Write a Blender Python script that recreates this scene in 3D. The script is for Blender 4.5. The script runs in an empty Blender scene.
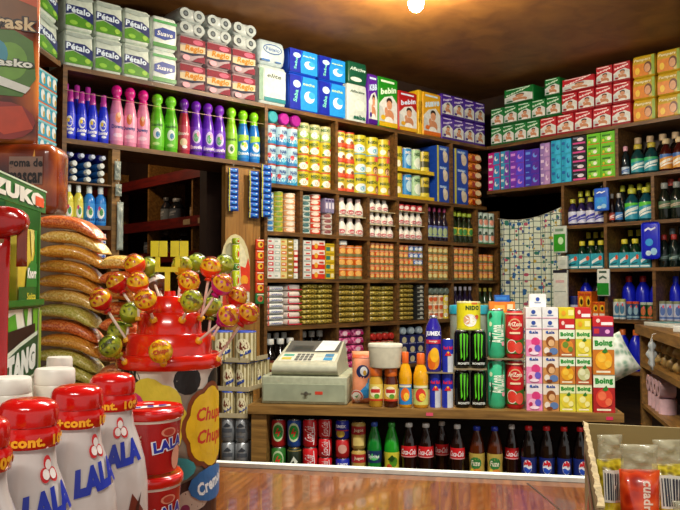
import bpy, math, random
from mathutils import Vector, Matrix
from mathutils.geometry import tessellate_polygon
C = bpy.context.scene.collection
PI = math.pi
random.seed(7)
# ---------------------------------------------------------------- camera frame
FL = 764.0
YAW = math.radians(41.8)
PITCH = math.atan(31 / FL)
CAM = Vector((-4.78, -3.64, 1.40))
FH = Vector((math.sin(YAW), math.cos(YAW), 0))
RT = Vector((math.cos(YAW), -math.sin(YAW), 0))
def ray(px, py):
    a, b = FL * math.cos(PITCH) - (255 - py) * math.sin(PITCH), FL * math.sin(PITCH) + (255 - py) * math.cos(PITCH)
    return FH * a + RT * (px - 340) + Vector((0, 0, b))
class Plane:
    """a vertical plane: local x runs along it (to the right for someone facing it), local y runs away behind it"""
    def __init__(s, o, deg):
        s.o = Vector((o[0], o[1], 0)); s.rz = math.radians(deg)
        s.x = Vector((math.cos(s.rz), math.sin(s.rz), 0)); s.y = Vector((-math.sin(s.rz), math.cos(s.rz), 0))
    def hit(s, px, py=286, v=0.0):
        r = ray(px, py); t = (v - (CAM - s.o).dot(s.y)) / r.dot(s.y)
        p = CAM + r * t
        return (p - s.o).dot(s.x), p.z
    def u(s, px, v=0.0, py=286): return s.hit(px, py, v)[0]
    def z(s, px, py, v=0.0): return s.hit(px, py, v)[1]
    def pos(s, u, v, z=0): 
        p = s.o + s.x * u + s.y * v
        return Vector((p.x, p.y, z))
BACK = Plane((0, 0), 0)
RIGHT = Plane((0, 0), -90)
FG = Plane((CAM.x, CAM.y), -41.8)
def fgpos(px, py, d):                       # a point at a forward distance d from the camera
    r = ray(px, py); return CAM + r * (d / r.dot(FH))
# ---------------------------------------------------------------- materials
_m = {}
def srgb(h):
    h = h.lstrip('#'); v = [int(h[i:i+2], 16) / 255 for i in (0, 2, 4)]
    return tuple((c / 12.92 if c <= .04045 else ((c + .055) / 1.055) ** 2.4) for c in v) + (1,)
def M(h, rough=.38, metal=0.0, var=.10, scale=40, trans=0.0, coat=0.0, alpha=1.0):
    k = (h, rough, metal, var, scale, trans, coat, alpha)
    if k in _m: return _m[k]
    m = bpy.data.materials.new('surface_' + h.lstrip('#')); m.use_nodes = True
    nt = m.node_tree; b = nt.nodes['Principled BSDF']
    b.inputs['Roughness'].default_value = rough; b.inputs['Metallic'].default_value = metal
    b.inputs['Transmission Weight'].default_value = trans; b.inputs['Coat Weight'].default_value = coat
    b.inputs['Alpha'].default_value = alpha
    tc = nt.nodes.new('ShaderNodeTexCoord'); n = nt.nodes.new('ShaderNodeTexNoise'); n.inputs['Scale'].default_value = scale
    n.inputs['Detail'].default_value = 2
    mr = nt.nodes.new('ShaderNodeMapRange'); mr.inputs['From Min'].default_value = .3; mr.inputs['From Max'].default_value = .7
    mr.inputs['To Min'].default_value = 1 - var; mr.inputs['To Max'].default_value = 1 + var
    mx = nt.nodes.new('ShaderNodeMix'); mx.data_type = 'RGBA'; mx.blend_type = 'MULTIPLY'; mx.inputs['Factor'].default_value = 1
    mx.inputs[6].default_value = srgb(h)
    nt.links.new(tc.outputs['Object'], n.inputs['Vector']); nt.links.new(n.outputs['Fac'], mr.inputs['Value'])
    nt.links.new(mr.outputs['Result'], mx.inputs[7]); nt.links.new(mx.outputs[2], b.inputs['Base Color'])
    _m[k] = m; return m
def wood(name, c1, c2, sc=(2, 30, 30), rough=.5, coat=0.0, bump=.15):
    if name in _m: return _m[name]
    m = bpy.data.materials.new(name); m.use_nodes = True
    nt = m.node_tree; b = nt.nodes['Principled BSDF']; b.inputs['Roughness'].default_value = rough; b.inputs['Coat Weight'].default_value = coat
    tc = nt.nodes.new('ShaderNodeTexCoord'); mp = nt.nodes.new('ShaderNodeMapping'); mp.inputs['Scale'].default_value = sc
    n = nt.nodes.new('ShaderNodeTexNoise'); n.inputs['Scale'].default_value = 3; n.inputs['Detail'].default_value = 6; n.inputs['Distortion'].default_value = .6
    r = nt.nodes.new('ShaderNodeValToRGB'); r.color_ramp.elements[0].color = srgb(c1); r.color_ramp.elements[1].color = srgb(c2)
    r.color_ramp.elements[0].position = .34; r.color_ramp.elements[1].position = .68
    bp = nt.nodes.new('ShaderNodeBump'); bp.inputs['Strength'].default_value = bump; bp.inputs['Distance'].default_value = .004
    nt.links.new(tc.outputs['Object'], mp.inputs['Vector']); nt.links.new(mp.outputs['Vector'], n.inputs['Vector'])
    nt.links.new(n.outputs['Fac'], r.inputs['Fac']); nt.links.new(r.outputs['Color'], b.inputs['Base Color'])
    nt.links.new(n.outputs['Fac'], bp.inputs['Height']); nt.links.new(bp.outputs['Normal'], b.inputs['Normal'])
    _m[name] = m; return m
def mottle(name, c1, c2, c3, scale=160, rough=.3, coat=.6):
    """food seen through shiny film: two grain colours and dark gaps, with crinkled film on top"""
    if name in _m: return _m[name]
    m = bpy.data.materials.new(name); m.use_nodes = True
    nt = m.node_tree; b = nt.nodes['Principled BSDF']; b.inputs['Roughness'].default_value = rough; b.inputs['Coat Weight'].default_value = coat
    tc = nt.nodes.new('ShaderNodeTexCoord'); v = nt.nodes.new('ShaderNodeTexVoronoi'); v.inputs['Scale'].default_value = scale
    r = nt.nodes.new('ShaderNodeValToRGB'); e = r.color_ramp.elements
    e[0].color = srgb(c1); e[0].position = .25; e[1].color = srgb(c3); e[1].position = .85
    x = e.new(.55); x.color = srgb(c2)
    n = nt.nodes.new('ShaderNodeTexNoise'); n.inputs['Scale'].default_value = scale * .35; n.inputs['Detail'].default_value = 4
    bp = nt.nodes.new('ShaderNodeBump'); bp.inputs['Strength'].default_value = .5; bp.inputs['Distance'].default_value = .003
    nt.links.new(tc.outputs['Object'], v.inputs['Vector']); nt.links.new(tc.outputs['Object'], n.inputs['Vector'])
    nt.links.new(v.outputs['Distance'], r.inputs['Fac']); nt.links.new(r.outputs['Color'], b.inputs['Base Color'])
    nt.links.new(n.outputs['Fac'], bp.inputs['Height']); nt.links.new(bp.outputs['Normal'], b.inputs['Normal'])
    _m[name] = m; return m
def mat(c): return c if not isinstance(c, str) else M(c)
# ---------------------------------------------------------------- lettering
_t = {}
def letters(s, bold=.0):
    k = (s, bold)
    if k in _t: return _t[k]
    cu = bpy.data.curves.new('lettering', 'FONT'); cu.body = s; cu.size = 1; cu.resolution_u = 2; cu.offset = bold; cu.space_character = 1 + bold * 1.5
    o = bpy.data.objects.new('lettering', cu); me = o.to_mesh()
    vs = [(v.co.x, v.co.y) for v in me.vertices]; fs = [tuple(p.vertices) for p in me.polygons]
    o.to_mesh_clear(); bpy.data.objects.remove(o); bpy.data.curves.remove(cu)
    x0, x1 = min(v[0] for v in vs), max(v[0] for v in vs); y0, y1 = min(v[1] for v in vs), max(v[1] for v in vs)
    h = y1 - y0
    _t[k] = ([((x - (x0 + x1) / 2) / h, (y - (y0 + y1) / 2) / h) for x, y in vs], fs, (x1 - x0) / h)
    return _t[k]
# ---------------------------------------------------------------- mesh builder
class MB:
    def __init__(s): s.v = []; s.f = []; s.m = []; s.s = []; s.mats = []
    def mi(s, c):
        m = mat(c)
        if m not in s.mats: s.mats.append(m)
        return s.mats.index(m)
    def add(s, vs, fs, c, smooth=False):
        b = len(s.v); s.v += [tuple(v) for v in vs]; k = s.mi(c)
        for f in fs: s.f.append(tuple(i + b for i in f)); s.m.append(k); s.s.append(smooth)
    def box(s, x0, x1, y0, y1, z0, z1, c):
        s.add([(x0,y0,z0),(x1,y0,z0),(x1,y1,z0),(x0,y1,z0),(x0,y0,z1),(x1,y0,z1),(x1,y1,z1),(x0,y1,z1)],
              [(0,3,2,1),(4,5,6,7),(0,1,5,4),(1,2,6,5),(2,3,7,6),(3,0,4,7)], c)
    def lathe(s, prof, c, n=16, cx=0, cy=0, smooth=True, sx=1, sy=1):
        """prof: list of (r, z); consecutive points are shared and shaded smooth"""
        vs = []; fs = []; k = len(prof)
        for r, z in prof:
            for i in range(n):
                a = 2 * PI * i / n; vs.append((cx + r * sx * math.sin(a), cy - r * sy * math.cos(a), z))
        for j in range(k - 1):
            for i in range(n):
                i2 = (i + 1) % n
                fs.append((j*n+i, j*n+i2, (j+1)*n+i2, (j+1)*n+i))
        s.add(vs, fs, c, smooth)
    def disc(s, r, z, c, n=16, cx=0, cy=0, up=True, sx=1, sy=1):
        vs = [(cx + r*sx*math.sin(2*PI*i/n), cy - r*sy*math.cos(2*PI*i/n), z) for i in range(n)]
        s.add(vs, [tuple(range(n)) if up else tuple(reversed(range(n)))], c)
    def solid(s, prof, c, n=16, cx=0, cy=0, sx=1, sy=1):
        s.lathe(prof, c, n, cx, cy, True, sx, sy)
        if prof[0][0] > 1e-4: s.disc(prof[0][0], prof[0][1], c, n, cx, cy, False, sx, sy)
        if prof[-1][0] > 1e-4: s.disc(prof[-1][0], prof[-1][1], c, n, cx, cy, True, sx, sy)
    def loft(s, rings, c, smooth=True, cap=True):
        n = len(rings[0]); vs = [p for r in rings for p in r]; fs = []
        for j in range(len(rings) - 1):
            for i in range(n):
                i2 = (i + 1) % n; fs.append((j*n+i, j*n+i2, (j+1)*n+i2, (j+1)*n+i))
        s.add(vs, fs, c, smooth)
        if cap:
            s.add(rings[0], [tuple(reversed(range(n)))], c); s.add(rings[-1], [tuple(range(n))], c)
    def rbox(s, w, d, h, r, c, k=3, z0=0, cx=0, cy=0, bulge=0.0, waist=None):
        """box with rounded edges standing on z0; bulge pushes the walls out at mid height"""
        def ring(ins, z, g=0.0):
            a, b = w/2 - ins + g, d/2 - ins + g; rr = max(r - ins, .0004); p = []
            for (qx, qy, st) in ((1,-1,-PI/2),(1,1,0),(-1,1,PI/2),(-1,-1,PI)):
                for i in range(k + 1):
                    t = st + PI/2 * i / k
                    p.append((cx + qx*(a-rr) + rr*math.cos(t), cy + qy*(b-rr) + rr*math.sin(t), z))
            return p
        R = []
        for i in range(k + 1):
            t = PI/2 * i / k; R.append(ring(r*(1-math.sin(t)), z0 + r*(1-math.cos(t))))
        if bulge or waist:
            for q in (.12, .25, .38, .5, .62, .75, .88):
                g = bulge * math.sin(PI*q)
                if waist: g = bulge * (abs(math.sin(PI*q*waist)) - .25)
                R.append(ring(0, z0 + r + (h-2*r)*q, g))
        for i in range(k, -1, -1):
            t = PI/2 * i / k; R.append(ring(r*(1-math.sin(t)), z0 + h - r*(1-math.cos(t))))
        s.loft(R, c)
    def cushion(s, w, d, h, c, e=.55, n=12, m=8, z0=0, wr=.0, seed=0, cx=0, cy=0, ez=.8, pz=.6):
        """a filled bag lying flat: superellipsoid with crinkles"""
        rnd = random.Random(seed); vs = []; fs = []
        def sg(x, p): return math.copysign(abs(x) ** p, x)
        ph = [rnd.uniform(0, 6) for _ in range(6)]
        for j in range(m + 1):
            b = -PI/2 + PI * j / m
            for i in range(n):
                a = 2 * PI * i / n
                q = 1 + wr * (math.sin(3*a+ph[0]) + math.sin(5*a+ph[1]+2*b) + math.sin(7*a+ph[2]-3*b)) / 3
                x = w/2 * sg(math.cos(b), pz) * sg(math.cos(a), e) * q; y = d/2 * sg(math.cos(b), pz) * sg(math.sin(a), e) * q
                z = h/2 * sg(math.sin(b), ez)
                vs.append((cx + x, cy + y, z0 + h/2 + z))
        for j in range(m):
            for i in range(n):
                i2 = (i + 1) % n; fs.append((j*n+i, j*n+i2, (j+1)*n+i2, (j+1)*n+i))
        s.add(vs, fs, c, True)
    def pillow(s, w, h, d, c, z0=0, nx=9, nz=11, wr=.004, seed=0, crimp=.07, p=.55):
        """a filled pouch standing upright: flat crimped strips at head and foot, bulging between"""
        rnd = random.Random(seed); vs = []; fs = []
        ph = [rnd.uniform(0, 6) for _ in range(8)]
        def th(a, b):
            if b < crimp or b > 1 - crimp: return .0012
            bb = (b - crimp) / (1 - 2*crimp)
            t = (max(0, 1 - (2*a-1)**4) ** p) * (max(0, 1 - (2*bb-1)**4) ** p)
            return max(.0012, d/2 * t + wr * t * (math.sin(9*a+ph[0]) * math.sin(7*bb+ph[1]) + .6*math.sin(15*bb+ph[2]+4*a)))
        N = (nx + 1) * (nz + 1)
        for sd in (-1, 1):
            for j in range(nz + 1):
                for i in range(nx + 1):
                    a, b = i / nx, j / nz
                    pinch = 1 - .05 * math.sin(PI * b)
                    vs.append(((a - .5) * w * pinch, sd * th(a, b), z0 + b * h))
        for j in range(nz):
            for i in range(nx):
                q = j*(nx+1)+i; r = q + nx + 1
                fs.append((q, q+1, r+1, r)); fs.append((N+q, N+r, N+r+1, N+q+1))
        bd = [j*(nx+1) for j in range(nz+1)]
        for a_, b_ in zip(bd, bd[1:]): fs.append((a_, b_, N+b_, N+a_)); fs.append((b_+nx, a_+nx, N+a_+nx, N+b_+nx))
        for i in range(nx): fs.append((i+1, i, N+i, N+i+1)); q = nz*(nx+1)+i; fs.append((q, q+1, N+q+1, N+q))
        s.add(vs, fs, c, True)
        return lambda S, T, e: (S, -th(min(1, max(0, S / w + .5)), min(1, max(0, (T - z0) / h))) - e, T)
    def tube(s, pts, r, c, n=6):
        pts = [Vector(p) for p in pts]; rings = []
        for i, p in enumerate(pts):
            t = (pts[min(i+1, len(pts)-1)] - pts[max(i-1, 0)]).normalized()
            a = t.cross(Vector((0, 0, 1)));
            if a.length < 1e-3: a = t.cross(Vector((0, 1, 0)))
            a.normalize(); b = t.cross(a)
            rr = r[i] if isinstance(r, (list, tuple)) else r
            rings.append([p + (a*math.cos(2*PI*k/n) - b*math.sin(2*PI*k/n)) * rr for k in range(n)])
        s.loft(rings, c)
    def sheet(s, surf, pts, fs, c, e, maxl=None):
        tri = []
        for f in fs:
            for i in range(1, len(f) - 1): tri.append((pts[f[0]], pts[f[i]], pts[f[i+1]]))
        if maxl:
            out = []
            while tri:
                a, b, d = tri.pop()
                L = [abs(a[0]-b[0]), abs(b[0]-d[0]), abs(d[0]-a[0])]; k = max(range(3), key=lambda q: L[q])
                if L[k] <= maxl: out.append((a, b, d)); continue
                if k == 1: a, b, d = b, d, a
                elif k == 2: a, b, d = d, a, b
                mid = ((a[0]+b[0])/2, (a[1]+b[1])/2); tri += [(a, mid, d), (mid, b, d)]
            tri = out
        vs = []; ff = []
        for t in tri:
            b = len(vs)
            if (t[1][0]-t[0][0])*(t[2][1]-t[0][1]) - (t[1][1]-t[0][1])*(t[2][0]-t[0][0]) < 0: t = (t[0], t[2], t[1])
            vs += [surf(x, y, e) for x, y in t]; ff.append((b, b+1, b+2))
        s.add(vs, ff, c)
    def decs(s, surf, W, H, D, e0=.0006, de=.00035, maxl=None, z0=0):
        """flat print on a surface; s in -.5..+.5 of W, t in 0..1 of H"""
        for i, d in enumerate(D):
            e = e0 + de * i; k = d[0]
            if k == 'r':
                _, a, b, c_, d_, col = d; P = [(a*W, z0+b*H), (c_*W, z0+b*H), (c_*W, z0+d_*H), (a*W, z0+d_*H)]; s.sheet(surf, P, [(0,1,2,3)], col, e, maxl)
            elif k == 'e':
                _, cs, ct, rs, rt, col = d[:6]; n = d[6] if len(d) > 6 else 14
                P = [(cs*W + rs*W*math.cos(2*PI*q/n), z0 + ct*H + rt*H*math.sin(2*PI*q/n)) for q in range(n)]; s.sheet(surf, P, [tuple(range(n))], col, e, maxl)
            elif k == 'p':
                P = [(x*W, z0+y*H) for x, y in d[1]]; T = tessellate_polygon([[Vector((x, y, 0)) for x, y in P]]); s.sheet(surf, P, T, d[2], e, maxl)
            elif k == 't':
                _, txt, cs, ct, th, col = d[:6]; o = d[6] if len(d) > 6 else {}
                vs, fs, asp = letters(txt, o.get('b', .02)); h = th * H; sx = h
                if 'w' in o: sx = o['w'] * W / asp
                r = math.radians(o.get('rot', 0)); sh = o.get('sh', 0); P = []
                for x, y in vs:
                    X, Y = x*sx + y*h*sh, y*h
                    if 'arc' in o: Y += o['arc'] * h * (1 - (2*x/asp)**2)
                    P.append((cs*W + X*math.cos(r) - Y*math.sin(r), z0 + ct*H + X*math.sin(r) + Y*math.cos(r)))
                s.sheet(surf, P, fs, col, e, maxl)
    def mesh(s, name):
        me = bpy.data.meshes.new(name); me.from_pydata(s.v, [], s.f)
        for m in s.mats: me.materials.append(m)
        me.polygons.foreach_set('material_index', s.m); me.polygons.foreach_set('use_smooth', s.s); me.update()
        return me
    def build(s, name, parent=None, loc=(0,0,0), rz=0):
        o = bpy.data.objects.new(name, s.mesh(name)); C.objects.link(o); o.location = loc; o.rotation_euler = (0, 0, rz)
        if parent: o.parent = parent
        return o
def flat(y): return lambda S, T, e: (S, y - e, T)
def cyl(r): return lambda S, T, e: ((r+e)*math.sin(S/r), -(r+e)*math.cos(S/r), T)
def turned(prof):
    def R(z):
        for (r0, z0), (r1, z1) in zip(prof, prof[1:]):
            if z0 <= z <= z1 and z1 > z0: return r0 + (r1-r0)*(z-z0)/(z1-z0)
        return prof[-1][0] if z > prof[-1][1] else prof[0][0]
    rm = max(p[0] for p in prof)
    return lambda S, T, e: ((R(T)+e)*math.sin(S/rm), -(R(T)+e)*math.cos(S/rm), T)
# ---------------------------------------------------------------- things
LABELS = []
def tag(o, label, cat, group=None):
    o['label'] = label; o['category'] = cat; LABELS.append(label)
    if group: o['group'] = group
    return o
def structure(o): o['kind'] = 'structure'; return o
def empty(name, loc, rz, label, cat, group=None):
    o = bpy.data.objects.new(name, None); o.empty_display_size = .05; C.objects.link(o); o.location = loc; o.rotation_euler = (0, 0, rz)
    return tag(o, label, cat, group)
def make(name, parts):
    """a product: its kind and [(part name, mesh builder)], built once and copied by put()"""
    return (name, [(p, b.mesh(p if len(parts) > 1 else name)) for p, b in parts])
def put(prod, loc, rz, label, cat, group=None, tilt=None):
    name, parts = prod
    if len(parts) == 1:
        o = bpy.data.objects.new(name, parts[0][1]); C.objects.link(o)
    else:
        o = bpy.data.objects.new(name, None); o.empty_display_size = .02; C.objects.link(o)
        for p, me in parts:
            c = bpy.data.objects.new(p, me); C.objects.link(c); c.parent = o
    o.location = loc
    if tilt: o.rotation_euler = (tilt[0], tilt[1], rz)   # a lean given by the pile it lies in
    else: o.rotation_euler = (0, 0, rz)
    return tag(o, label, cat, group)
DIVS = {}                                           # upright boards of each wall, so goods stay between them
ORD2 = ['none','one','two','three','four','five','six','seven','eight','nine']
ORD = ['first','second','third','fourth','fifth','sixth','seventh','eighth','ninth','tenth','eleventh','twelfth']
def across(i, n):
    if n == 1: return ''
    if i == 0: return 'leftmost' if n > 2 else 'left one'
    if i == n - 1: return 'rightmost' if n > 2 else 'right one'
    return 'middle one' if n == 3 else ORD[i] + ' from left'
def level(j, n, c=2):
    if n == 1: return ''
    if c == 1: return 'top of its stack' if j == n-1 else 'bottom of its stack' if j == 0 else ORD[j] + ' up its stack'
    return 'top row' if j == n-1 else 'bottom row' if j == 0 else 'middle row' if n == 3 else ORD[j] + ' row up'
def name_one(desc, i, n, j, m):
    return ', '.join(x for x in (desc, level(j, m, n), across(i, n)) if x)
def grid(pl, px, z, cols, rows, h, maker, desc, cat, group=None, v=.02, depth=None, fill=.965, skip=(), jit=.0, alt=None, gap=.0004, rows_of=None):
    """rows x cols of one product between two picture columns on a shelf; alt(i, j) may name another (maker, desc)"""
    u0, u1 = (pl.u(px[0], v if v < .03 else 0), pl.u(px[1], v if v < .03 else 0)) if px[0] > 5 else px
    for x, za, zb in DIVS.get(id(pl), ()):
        if za - .03 < z < zb - .01 and u0 - .02 < x < u1 + .02:
            if x < (u0 + u1) / 2: u0 = max(u0, x + .0125)
            else: u1 = min(u1, x - .0125)
    p = (u1 - u0) / cols; w = p * fill; cache = {}
    out = []
    for j in range(rows):
        for i in range(cols):
            if (i, j) in skip: continue
            mk, ds = (maker, desc)
            if alt:
                a = alt(i, j)
                if a: mk, ds = a
            if id(mk) not in cache: cache[id(mk)] = mk(w, h - gap)
            prod, d = cache[id(mk)]
            rnd = random.uniform(-1, 1) * jit
            if getattr(mk, 'round', False): rnd = random.uniform(.15, .62) * (1 if pl is RIGHT else -1)
            out.append(put(prod, pl.pos(u0 + p*(i+.5), v + d/2, z + j*h), pl.rz + rnd, name_one(ds, i, cols, j, rows), cat, group))
    return out
# product makers: each returns ((kind, parts), depth)
def can(kind, body, D=(), bands=(), top='#b9b9b0', n=14, lid=None, split=True, metal=.0, textl=None):
    def f(w, h):
        r = w / 2; b = MB(); rim = min(.006, h*.06)
        b.lathe([(r, rim*.6), (r, h - rim)], body if isinstance(body, str) else body, n)
        b.disc(r*.93, .0, top, n, up=False); b.lathe([(r*.93, 0), (r, rim*.6)], top, n)
        for a, c, col in bands: b.lathe([(r+.0003, a*h), (r+.0003, c*h)], col, n)
        b.decs(cyl(r), 2*r, h, D, maxl=r*.5, de=.00035 if len(D) < 6 else .00012 if len(D) < 9 else .00008)
        t = MB() if split else b
        lc = lid or top
        t.lathe([(r, h-rim), (r*1.01, h-rim*.4), (r*.95, h), (r*.88, h)], lc, n); t.lathe([(r*.88, h), (r*.87, h-rim*.5)], lc, n); t.disc(r*.87, h-rim*.5, lc, n)
        return make(kind, [('body', b), ('lid', t)] if split else [('body', b)]), 2*r
    f.round = True
    return f
def sodacan(kind, body, D=(), bands=(), n=20, metal='#b8b8b4', slim=1.0):
    def f(w, h):
        r = w / 2; b = MB(); al = M(metal, .25, .9)
        b.lathe([(r*.78, 0), (r*.84, h*.02), (r, h*.07), (r, h*.90), (r*.84, h*.965)], body, n)
        b.disc(r*.78, 0, al, n, up=False)
        for a, c, col in bands: b.lathe([(r+.0003, a*h), (r+.0003, c*h)], col, n)
        b.decs(cyl(r), 2*r, h, D, maxl=r*.35)
        t = MB(); t.lathe([(r*.84, h*.965), (r*.86, h*.99), (r*.82, h), (r*.77, h*.985)], al, n); t.disc(r*.77, h*.983, al, n)
        t.decs(lambda S, T, e: (S, T, h*.983 + e), r, r, [('e', 0, -.15, .22, .42, M('#8f8f8c', .3, .8))])
        return make(kind, [('body', b), ('lid', t)]), 2*r
    f.round = True
    return f
def carton(kind, body, D=(), side=None, depth=None, top=None, r=.0):
    def f(w, h):
        d = depth or w; b = MB(); b.box(-w/2, w/2, -d/2, d/2, 0, h, body)
        e = .0004
        if top: b.box(-w/2, w/2, -d/2, d/2, h, h + e, top)
        b.decs(flat(-d/2), w, h, D)
        if side:
            b.add([(-w/2-e, d/2, 0), (-w/2-e, -d/2, 0), (-w/2-e, -d/2, h), (-w/2-e, d/2, h)], [(0,1,2,3)], side)
        return make(kind, [('body', b)]), d
    return f
def softpack(kind, body, D=(), depth=None, r=.02, bulge=.004, waist=None):
    def f(w, h):
        d = depth or w; b = MB(); rr = min(r, h*.4, w*.4); b.rbox(w - 2*bulge, d - 2*bulge, h, rr, body, 3, bulge=bulge, waist=waist)
        b.decs(flat(-d/2 - .0008), w, h, D)
        return make(kind, [('body', b)]), d
    return f
def lyingbag(kind, body, D=(), depth=.2, wr=.05, e=.5):
    def f(w, h):
        b = MB(); b.cushion(w, depth, h*1.0, body, e=e, wr=wr, seed=int(w*1e5), n=16, ez=.5, pz=.32)
        b.decs(flat(-depth/2 - .001), w, h, D, z0=0)
        return make(kind, [('body', b)]), depth
    return f
def bottle(kind, glass, prof, capc, label=None, D=(), lab=(.15, .5), capz=.93, n=14, capr=None, ltext=1, capprof=None):
    """prof: (r fraction, z fraction); the cap sits from capz up"""
    def f(w, h):
        r = w / 2; P = [(a*r, z*h) for a, z in prof]; b = MB(); b.solid(P, glass, n)
        parts = [('bottle', b)]
        cr = (capr or prof[-1][0]*1.15) * r; k = MB()
        if capprof: k.solid([(a*r, z*h) for a, z in capprof], capc, n)
        else: k.solid([(cr*.97, capz*h), (cr, capz*h+.002), (cr, h-.003), (cr*.85, h)], capc, n)
        parts.append(('cap', k))
        if label:
            l = MB(); sf = turned(P); z0, z1 = lab[0]*h, lab[1]*h
            zs = [z0] + [z for a, z in P if z0 < z < z1] + [z1]
            R = lambda z: math.hypot(*sf(0, z, .0005)[:2])
            l.lathe([(R(z), z) for z in zs], label, n)
            l.decs(sf, 2*r, z1 - z0, D, e0=.0009, maxl=r*.4, z0=z0)
            parts.append(('label', l))
        return make(kind, parts), 2*r
    f.round = True
    return f
# ================================================================ the room
WOODS = wood('shelf_wood', '#452d12', '#80592a', (2, 18, 18))
WOODP = wood('panel_wood', '#7a5220', '#a67a3a', (14, 14, 1.2))
WOODD = wood('dark_wood', '#1c0f08', '#33200f', (2, 18, 18))
WOODT = wood('table_wood', '#5c2e10', '#8a5020', (40, 2.2, 20), rough=.14, coat=.5, bump=.02)
WOODC = wood('counter_wood', '#6a4a1e', '#9a7236', (2, 20, 20))
CEIL = wood('ceiling_board', '#6c4218', '#8a5a24', (2.0, 2.0, 2.0), rough=.55, bump=.05)
WALLM = wood('wall_paint', '#2c1a10', '#3a2416', (3, 3, 3), rough=.8)
FLOORM = wood('floor_tile', '#4a3a2c', '#5d4a38', (3, 3, 3), rough=.5)
ZC = 2.97
def sbox(name, x0, x1, y0, y1, z0, z1, m):
    b = MB(); b.box(x0, x1, y0, y1, z0, z1, m); return structure(b.build(name))
sbox('floor', -8, 1.8, -7, 3.4, -.05, 0, FLOORM)
sbox('ceiling', -8, 1.8, -7, 3.4, ZC, ZC + .06, CEIL)
DX0, DX1 = BACK.u(114, .1), BACK.u(228, .1)
b = MB()
b.box(-4.2, DX0 - .02, .37, .45, 0, ZC, WALLM); b.box(DX1 + .02, 1.2, .37, .45, 0, ZC, WALLM); b.box(DX0 - .02, DX1 + .02, .37, .45, 2.16, ZC, WALLM)
structure(b.build('wall_back'))
UC = RIGHT.u(562)                                    # the curtained doorway ends here
b = MB()
b.box(.37, .45, -3.2, -UC - .03, 0, ZC, WALLM); b.box(.37, .45, -UC - .03, .37, 2.14, ZC, WALLM)
structure(b.build('wall_right'))
sbox('wall_closet', 1.6, 1.7, -1.3, .37, 0, ZC, WALLM)
sbox('wall_closet_side', .45, 1.6, -1.3, -1.2, 0, ZC, WALLM); sbox('wall_closet_end', .45, 1.7, .37, .45, 0, ZC, WALLM)
LEFT = Plane((BACK.u(60), 0), 46.2)
b = MB()
b.box(-3.0, .30, .37, .45, 0, ZC, WALLM)
o = structure(b.build('wall_left', None, LEFT.pos(0, 0), LEFT.rz))
sbox('wall_store_back', -4.4, -1.2, 3.2, 3.3, 0, ZC, WALLM)
sbox('wall_store_left', -4.5, -4.4, .45, 3.3, 0, ZC, WALLM)
sbox('wall_store_right', -1.43, -1.33, .45, 3.3, 0, ZC, WALLM)
# ================================================================ shelving
Z1, Z2, Z3, Z4, Z5 = 2.012, 1.725, 1.445, 1.16, .86
ZT, ZS = 2.48, 2.12                                  # top shelf, softener shelf
TH = .024
XB0, XB1 = BACK.u(264.5), BACK.u(500.5)
def part(parent, name, x0, x1, y0, y1, z0, z1, m):
    b = MB(); b.box(x0, x1, y0, y1, z0, z1, m); return b.build(name, parent)
def unit(name, pl, u_list, label, boards, dividers, u0, u1, depth=.35, back=WOODD, z_back=(0, 2.47)):
    r = empty(name, pl.pos(0, 0), pl.rz, label, 'shelves')
    for (a, c, z) in boards: part(r, 'shelf', a, c, 0, depth - .012, z - TH, z, WOODS)
    for (x, za, zb) in dividers: part(r, 'divider', x - .011, x + .011, .002, depth - .012, za, zb, WOODS)
    part(r, 'back_panel', u0, u1, depth - .011, depth, z_back[0], z_back[1], back)
    return r
def bx(px): return BACK.u(px)
D2 = [bx(p) for p in (301.5, 338, 369, 398.5, 427.5, 453, 478)]
dv = [(XB0 + .011, 0, ZT - TH)]
dv += [(XB1 - .011, 0, Z1 - TH)]
for p in (337, 397, 453): dv.append((bx(p), Z1, ZT - TH))
for za, zb in ((Z2, Z1), (Z3, Z2)): dv += [(x, za, zb - TH) for x in D2]
dv += [(x, Z4, Z3 - TH) for x in D2[1:]]
dv += [(x, Z5, Z4 - TH) for x in D2]
unit('wall_shelving', BACK, None, 'brown wooden wall shelving of cubbyholes full of tins across the back of the shop',
     [(XB0 + .022, XB1 - .022, z) for z in (Z2, Z3, Z4, Z5)] + [(XB0 + .022, -.001, Z1), (XB0, -.001, ZT)], dv, XB0, XB1)
DIVS[id(BACK)] = dv
# left bay: softener shelf over the store doorway
XL0, XL1, XP = bx(60), XB0 - .002, bx(113)
r = r_left = unit('softener_shelving', BACK, None, 'wooden shelf run above the dark doorway holding fabric softener and toilet paper',
     [(XL0, XL1, ZT), (XL0, XL1, ZS)], [(XL0 + .012, 0, ZS - TH), (XL0 + .012, ZS, ZT - TH)], XL0, XL1, z_back=(2.16, 2.47))
r_left = r
r = empty('bay_shelving', BACK.pos(0, 0), 0, 'narrow wooden bay of bottles at the left, below the blue softeners, beside the doorway', 'shelves')
r_bay = r
part(r, 'post', XP - .012, XP + .030, .0, .05, 0, ZS - TH - .002, WOODC)
part(r, 'back_panel', XL0 + .026, XP - .014, .339, .35, 0, ZS - TH - .002, WOODD)
ZLa = BACK.z(90, 225)
for z in (ZLa, ZLa - .17): part(r, 'shelf', XL0 + .025, XP - .014, 0.001, .338, z - .02, z, WOODS)
DIVS[id(BACK)] = dv + [(XL0 + .012, 0, ZT - TH), (XP - .012, 0, ZS - TH)]
# wooden panel between doorway and shelving
PX0, PX1 = bx(227), bx(262)
b = MB(); b.box(PX0, PX1, .02, .06, 0, ZS - TH - .002, WOODP)
structure(b.build('wall_partition'))
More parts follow.
